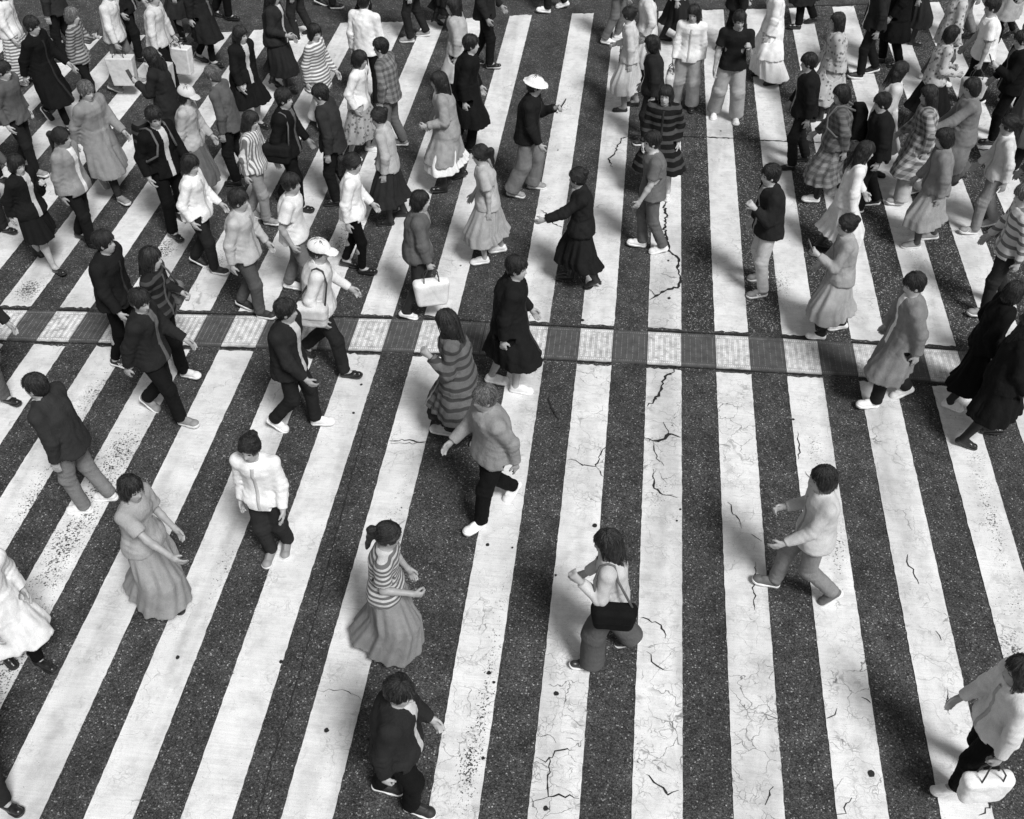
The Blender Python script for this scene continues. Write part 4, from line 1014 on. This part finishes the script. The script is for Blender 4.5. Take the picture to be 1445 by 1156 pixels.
person((208, 578), (268, 601), -10, 1.72, 'm', ('jacket', .05), ('trousers', .025), N, GW, SW, 'person in charcoal jacket striding in dull grey sneakers')
person((22, 568), (-16, 552), -15, 1.74, 'm', ('jacket', .05), ('trousers', .11), N, LB, SW, 'person in grey trousers cut off by the left edge below the guide strip')
person((377, 450), (346, 436), -8, 1.70, 'm', ('shirt', .46), ('trousers', .09), N, ('sneaker', .03, .8), SW, 'person in light grey shirt stepping onto the guide strip')
k55 = person((497, 534), (428, 503), 0, 1.74, 'm', ('shirt', .64), ('trousers', .05), N, LB, SW, 'person in white cap and pale shirt taking a long stride over the guide strip', hat=('cap', .75))
person((520, 388), (492, 377), 0, 1.64, 'f', ('shirt', .8), ('slim', .016), PONY, LB, SW, 'person in white shirt and tight black trousers with a ponytail')
k57 = person((575, 451), (612, 424), 18, 1.62, 'f', ('jacket', .11), ('shorts', .07), BOB, LW, ('carry', 'carry'), 'person in dark grey jacket and shorts with black tights and white shoes', tights=.014)
person((797, 401), (838, 404), 182, 1.62, 'f', ('jacket', .04), ('midi', .035), BUN, BT, ('out', SW), 'person in black jacket and skirt with black heeled boots alone in the middle', tights=.02)
person((670, 750), (728, 700), 222, 1.72, 'm', ('jacket', .26), ('trousers', .022), ('short', .11), WW, SW, 'person in light grey jacket and black trousers with white shoes in the centre')
person((735, 554), (700, 541), 0, 1.76, 'm', ('coat', .032), ('shorts', .04), N, WW, SW, 'person in dark coat with bare legs and white sneakers on the stripe')
person((623, 616), (683, 628), 178, 1.70, 'f', ('coat', .13, 'band'), ('midi', .05), LONG, ('sneaker', .5, .7), SW, 'person in grey banded coat and black tights in the wide gap', tights=.02)
person((390, 605), (456, 602), 0, 1.70, 'm', ('jacket', .05), ('trousers', .045), N, WW, SW, 'person in dark jacket and dark trousers with white sneakers crossing two stripes')
person((384, 790), (404, 776), 268, 1.62, 'f', ('shirt', .8), ('trousers', .07), BUN, GW, SW, 'person in white shirt and charcoal trousers walking towards the camera')
person((247, 857), (218, 836), -15, 1.64, 'f', ('tee', .34), ('long', .30), BOB, LB, (SW, 'out'), 'person in grey tee and long grey skirt holding one bare arm out')
person((115, 723), (152, 706), 182, 1.70, 'm', ('jacket', .08), ('trousers', .2), N, WW, SW, 'person in dark jacket and grey trousers on the worn speckled stripe')
person((62, 950), (16, 930), -25, 1.66, 'f', ('coat', .74), ('slim', .018), LONG, BT, SW, 'person with long dark hair in white coat and black boots at the left edge')
person((14, 1149), (-34, 1130), -25, 1.68, 'm', ('jacket', .06), ('trousers', .06), N, LB, SW, 'person in dark clothes cut off by the bottom left corner')
person((570, 919), (537, 906), 0, 1.62, 'f', ('tee', .5, 'stripe'), ('long', .24), PONY, LB, SW, 'person in pale finely striped tee and long grey skirt')
person((592, 1144), (546, 1118), -5, 1.70, 'm', ('jacket', .055), ('trousers', .022), N, BW, SW, 'person in dark jacket and black sneakers with white soles at the bottom centre')
k70 = person((823, 943), (888, 912), 182, 1.64, 'f', ('shirt', .5), ('wide', .09), LONG, ('loafer', .03, .75), ('strap', SW), 'person in pale grey shirt and wide dark trousers, lower centre')
person((415, 59), (437, 51), 180, 1.68, 'f', ('shirt', .5, 'band'), ('trousers', .06), BOB, BW, SW, 'person in banded pale shirt and dark trousers at the top left of centre')
person((476, 14), (452, 8), 0, 1.72, 'm', ('jacket', .05), ('trousers', .05), N, BW, SW, 'person in dark trousers just off the far end of the stripes')
person((1341, 62), (1368, 55), 180, 1.72, 'm', ('shirt', .3), ('trousers', .19), N, LB, SW, 'person in grey trousers with pointed black shoes at the top right')
person((917, 120), (899, 112), 182, 1.62, 'f', ('shirt', .62), ('midi', .64), PONY, LB, SW, 'person in white top and white skirt among the crowd at the top centre', tights=.02)
k79 = person((1428, 345), (1452, 334), 182, 1.70, 'm', ('jacket', .10), ('trousers', .05), N, GW, SW, 'person in charcoal jacket at the right edge behind the banded shirt')
person((300, 286), (272, 276), -5, 1.66, 'f', ('shirt', .42), ('midi', .12), BOB, GW, SW, 'person in pale cap and light grey shirt over a dark skirt', hat=('cap', .6), tights=.1)
person((205, 88), (180, 80), 0, 1.70, 'm', ('jacket', .035), ('trousers', .03), N, LB, SW, 'person in black jacket between the two carriers of pale shopping bags')
person((308, 96), (284, 88), -5, 1.72, 'm', ('coat', .04), ('slim', .02), N, LB, SW, 'person in dark coat behind the shopping bags at the end of the stripes')
person((412, 132), (388, 124), -8, 1.64, 'f', ('jacket', .06), ('midi', .05), LONG, BT, SW, 'person in dark jacket and dark skirt behind the striped tunic', tights=.02)
person((548, 218), (566, 206), 170, 1.68, 'm', ('shirt', .22, 'check'), ('trousers', .14), N, GW, SW, 'person in grey checked shirt beside the printed skirt')
person((440, 418), (414, 408), 0, 1.66, 'm', ('tee', .72), ('trousers', .16), N, WW, SW, 'person in white tee and grey trousers behind the white cap')
kd = person((245, 228), (268, 216), 180, 1.64, 'f', ('coat', .05), ('midi', .03), LONG, LB, ('phone', SW), 'person in dark coat looking at a phone, walking against the backpack', tights=.02)
person((60, 250), (34, 240), -10, 1.68, 'm', ('hoodie', .10), ('trousers', .04), N, GW, ('pocket', 'pocket'), 'person in dark grey hooded top with hands in pockets at the left')
person((140, 350), (116, 340), -12, 1.66, 'f', ('jacket', .26), ('trousers', .03), PONY, LB, SW, 'person in light grey jacket with a ponytail, above the guide strip at left')
person((330, 262), (352, 250), 182, 1.70, 'm', ('shirt', .1), ('trousers', .03), ('short', .11), LB, SW, 'person in charcoal shirt walking left among the left crowd')
person((575, 60), (598, 52), 182, 1.70, 'm', ('jacket', .12), ('trousers', .05), ('short', .11), GW, SW, 'person in grey jacket near the stripe ends at top centre left')
person((545, 318), (566, 306), 182, 1.62, 'f', ('shirt', .4), ('midi', .06), BUN, LB, SW, 'person in grey shirt and black skirt with hair in a high bun', tights=.02)
person((1236, 250), (1214, 240), 0, 1.66, 'f', ('coat', .58), ('slim', .05), LONG, BT, SW, 'person in plain pale coat walking right, beside the white blouse')
person((1206, 112), (1230, 104), 182, 1.68, 'm', ('jacket', .05), ('trousers', .03), N, BW, SW, 'person in black jacket behind the patterned coat')
person((1330, 122), (1306, 112), 0, 1.64, 'f', ('tunic', .5, 'print'), ('trousers', .1), BOB, WW, SW, 'person in pale printed tunic and dark trousers at upper right')
person((1400, 62), (1424, 54), 182, 1.66, 'f', ('coat', .32), ('slim', .02), PONY, BT, SW, 'person in grey coat at the top right corner')
person((1432, 246), (1408, 236), 0, 1.76, 'm', ('coat', .10), ('trousers', .03), N, LB, SW, 'person in charcoal coat at the right edge walking right')
ke = person((1390, 205), (1414, 196), 182, 1.68, 'm', ('jacket', .02), ('trousers', .02), N, LB, ('phone', SW), 'person in black jacket below the white tee, holding a phone')
person((1285, 350), (1310, 338), 182, 1.64, 'f', ('jacket', .2), ('midi', .3), BOB, GW, SW, 'person in grey jacket and pale skirt right of the black loafers', tights=.05)
person((1040, 80), (1018, 72), 0, 1.68, 'm', ('jacket', .04), ('trousers', .04), N, LB, SW, 'person in dark jacket behind the black tee')
person((960, 66), (938, 58), 0, 1.64, 'f', ('shirt', .7), ('midi', .05), LONG, LB, SW, 'person in white shirt and black skirt at the top behind the white shirt with jeans', tights=.02)
person((905, 205), (925, 196), 182, 1.62, 'f', ('jacket', .05), ('trousers', .05), BOB, BW, SW, 'person in black jacket partly behind the banded coat')
person((1110, 240), (1130, 228), 182, 1.68, 'm', ('jacket', .03), ('trousers', .04), N, LB, SW, 'person in black jacket between the pale patterned coat and the rolled jeans')
person((640, 150), (662, 140), 182, 1.66, 'f', ('coat', .4), ('slim', .03), LONG, BT, SW, 'person in pale grey coat behind the white skirt')
person((15, 330), (-8, 318), -10, 1.66, 'm', ('jacket', .09), ('trousers', .05), N, LB, SW, 'person in dark grey jacket at the left edge below the black jacket')
person((1432, 560), (1455, 548), 182, 1.70, 'm', ('jacket', .06), ('trousers', .03), N, LB, SW, 'person in dark jacket at the right edge of the guide strip')
person((330, 30), (306, 24), 0, 1.70, 'm', ('jacket', .03), ('trousers', .02), N, LB, SW, 'person in black trousers beyond the far ends of the left stripes')
person((255, 60), (280, 52), 182, 1.66, 'f', ('coat', .06), ('slim', .02), LONG, BT, SW, 'person in charcoal coat walking left behind the white shopping bag')
person((90, 90), (112, 82), 182, 1.70, 'm', ('jacket', .07), ('trousers', .03), N, BW, SW, 'person in dark jacket walking left between black coat and grey striped blouse')
person((525, 48), (503, 40), 0, 1.68, 'm', ('shirt', .7), ('trousers', .03), N, LB, SW, 'person in white shirt and black trousers at the very top, left of centre')
person((640, 44), (616, 36), 0, 1.66, 'f', ('coat', .05), ('midi', .04), LONG, BT, SW, 'person in dark coat and heeled boots just past the stripe end at top', tights=.02)
person((1120, 42), (1144, 34), 182, 1.68, 'm', ('coat', .045), ('trousers', .02), N, LB, SW, 'person in dark coat next to the all white outfit at the top')
person((1290, 64), (1266, 56), 0, 1.66, 'f', ('shirt', .66), ('midi', .05), PONY, LB, SW, 'person in white shirt and dark skirt between black coat and patterned blouse at top right', tights=.02)
person((1205, 300), (1228, 290), 182, 1.68, 'm', ('jacket', .03), ('trousers', .03), N, BW, SW, 'person in black jacket and trousers beside the checked coat')
person((1435, 160), (1412, 150), 0, 1.66, 'f', ('coat', .05), ('slim', .02), BOB, LB, SW, 'person in dark coat at the right edge near the black heeled boots')
person((470, 290), (492, 280), 182, 1.70, 'm', ('jacket', .08), ('trousers', .03), N, LB, SW, 'person in charcoal jacket walking left behind the tight black trousers')
bag(k4, 'paper', .62, 'large pale shopping bag carried by the loose pale shirt', 'r', size=1.15)
bag(k5, 'paper', .72, 'white shopping bag in the left hand of person with two bags', 'l', size=1.1)
bag(k5, 'paper', .5, 'light grey shopping bag in the right hand of person with two bags', 'r', size=1.1)
bag(k7, 'pack', .03, 'black backpack with white stripes worn over black jacket', pat='band')
bag(k13, 'shoulder', .03, 'black shoulder bag hanging beside the black jacket', 'r', size=1.2)
bag(k33, 'pack', .02, 'plain black backpack on the checked jacket')
bag(k40, 'tote', .55, 'pale tote bag hanging from the hand of the white tee', 'l')
bag(k50, 'tote', .78, 'white tote bag held by person in black trousers at the bottom right', 'l', size=.95)
bag(k51, 'shoulder', .16, 'dark grey shoulder bag worn with the banded black top', 'l', size=1.2)
bag(k55, 'shoulder', .55, 'pale shoulder bag at the hip of person in white cap', 'r', size=1.25)
bag(k57, 'tote', .78, 'puffy white tote bag carried over the black tights', 'r', size=1.05)
bag(k70, 'shoulder', .02, 'black shoulder bag on the pale grey shirt', 'l', size=1.15)
bag(k25, 'tote', .6, 'pale tote bag beside the faded jeans', 'r', size=.9)
phone(ka, 'l', 'phone held by the grey striped blouse with pale hair')
phone(kb, 'l', 'phone held in front of the white bucket hat')
phone(kc, 'l', 'phone held by the grey blouse next to the guide strip')
phone(kd, 'l', 'phone held by the dark coat walking against the backpack')
phone(ke, 'l', 'phone held by the black jacket below the white tee')

# ------------------------------------------------------------------ light, sky, camera
SUN_EL, SUN_AZ = R(52), R(-52)       # azimuth measured from +X, negative towards the camera
d = Vector((math.cos(SUN_EL) * math.cos(SUN_AZ), math.cos(SUN_EL) * math.sin(SUN_AZ), math.sin(SUN_EL)))
sl = bpy.data.lights.new('sun', 'SUN'); sl.energy = 2.35; sl.angle = R(15); sl.color = (1, 1, 1)
so = bpy.data.objects.new('sun', sl); COL.objects.link(so); so.rotation_euler = d.to_track_quat('Z', 'Y').to_euler(); so.location = d * 30
w = bpy.data.worlds.new('World'); scene.world = w; w.use_nodes = True
nt = w.node_tree; sky = nt.nodes.new('ShaderNodeTexSky'); sky.sky_type = 'NISHITA'; sky.sun_disc = False
sky.sun_elevation = SUN_EL; sky.sun_rotation = math.pi / 2 - SUN_AZ
bw = nt.nodes.new('ShaderNodeRGBToBW'); nt.links.new(sky.outputs[0], bw.inputs[0])
bg = nt.nodes['Background']; nt.links.new(bw.outputs[0], bg.inputs[0]); bg.inputs[1].default_value = .075
cam = bpy.data.cameras.new('camera'); cam.sensor_width = 36; cam.lens = FPX / 1445 * 36; cam.clip_end = 2000; cam.clip_start = .1
co = bpy.data.objects.new('camera', cam); COL.objects.link(co); co.location = (0, 0, CAMH); co.rotation_euler = (math.pi / 2 - PITCH, 0, YAW)
scene.camera = co
vs = scene.view_settings; vs.view_transform = 'Standard'; vs.look = 'None'; vs.gamma = 1; vs.exposure = .68; vs.use_curve_mapping = False
scene.render.film_transparent = False
print('script', round(time.time() - T0, 1))
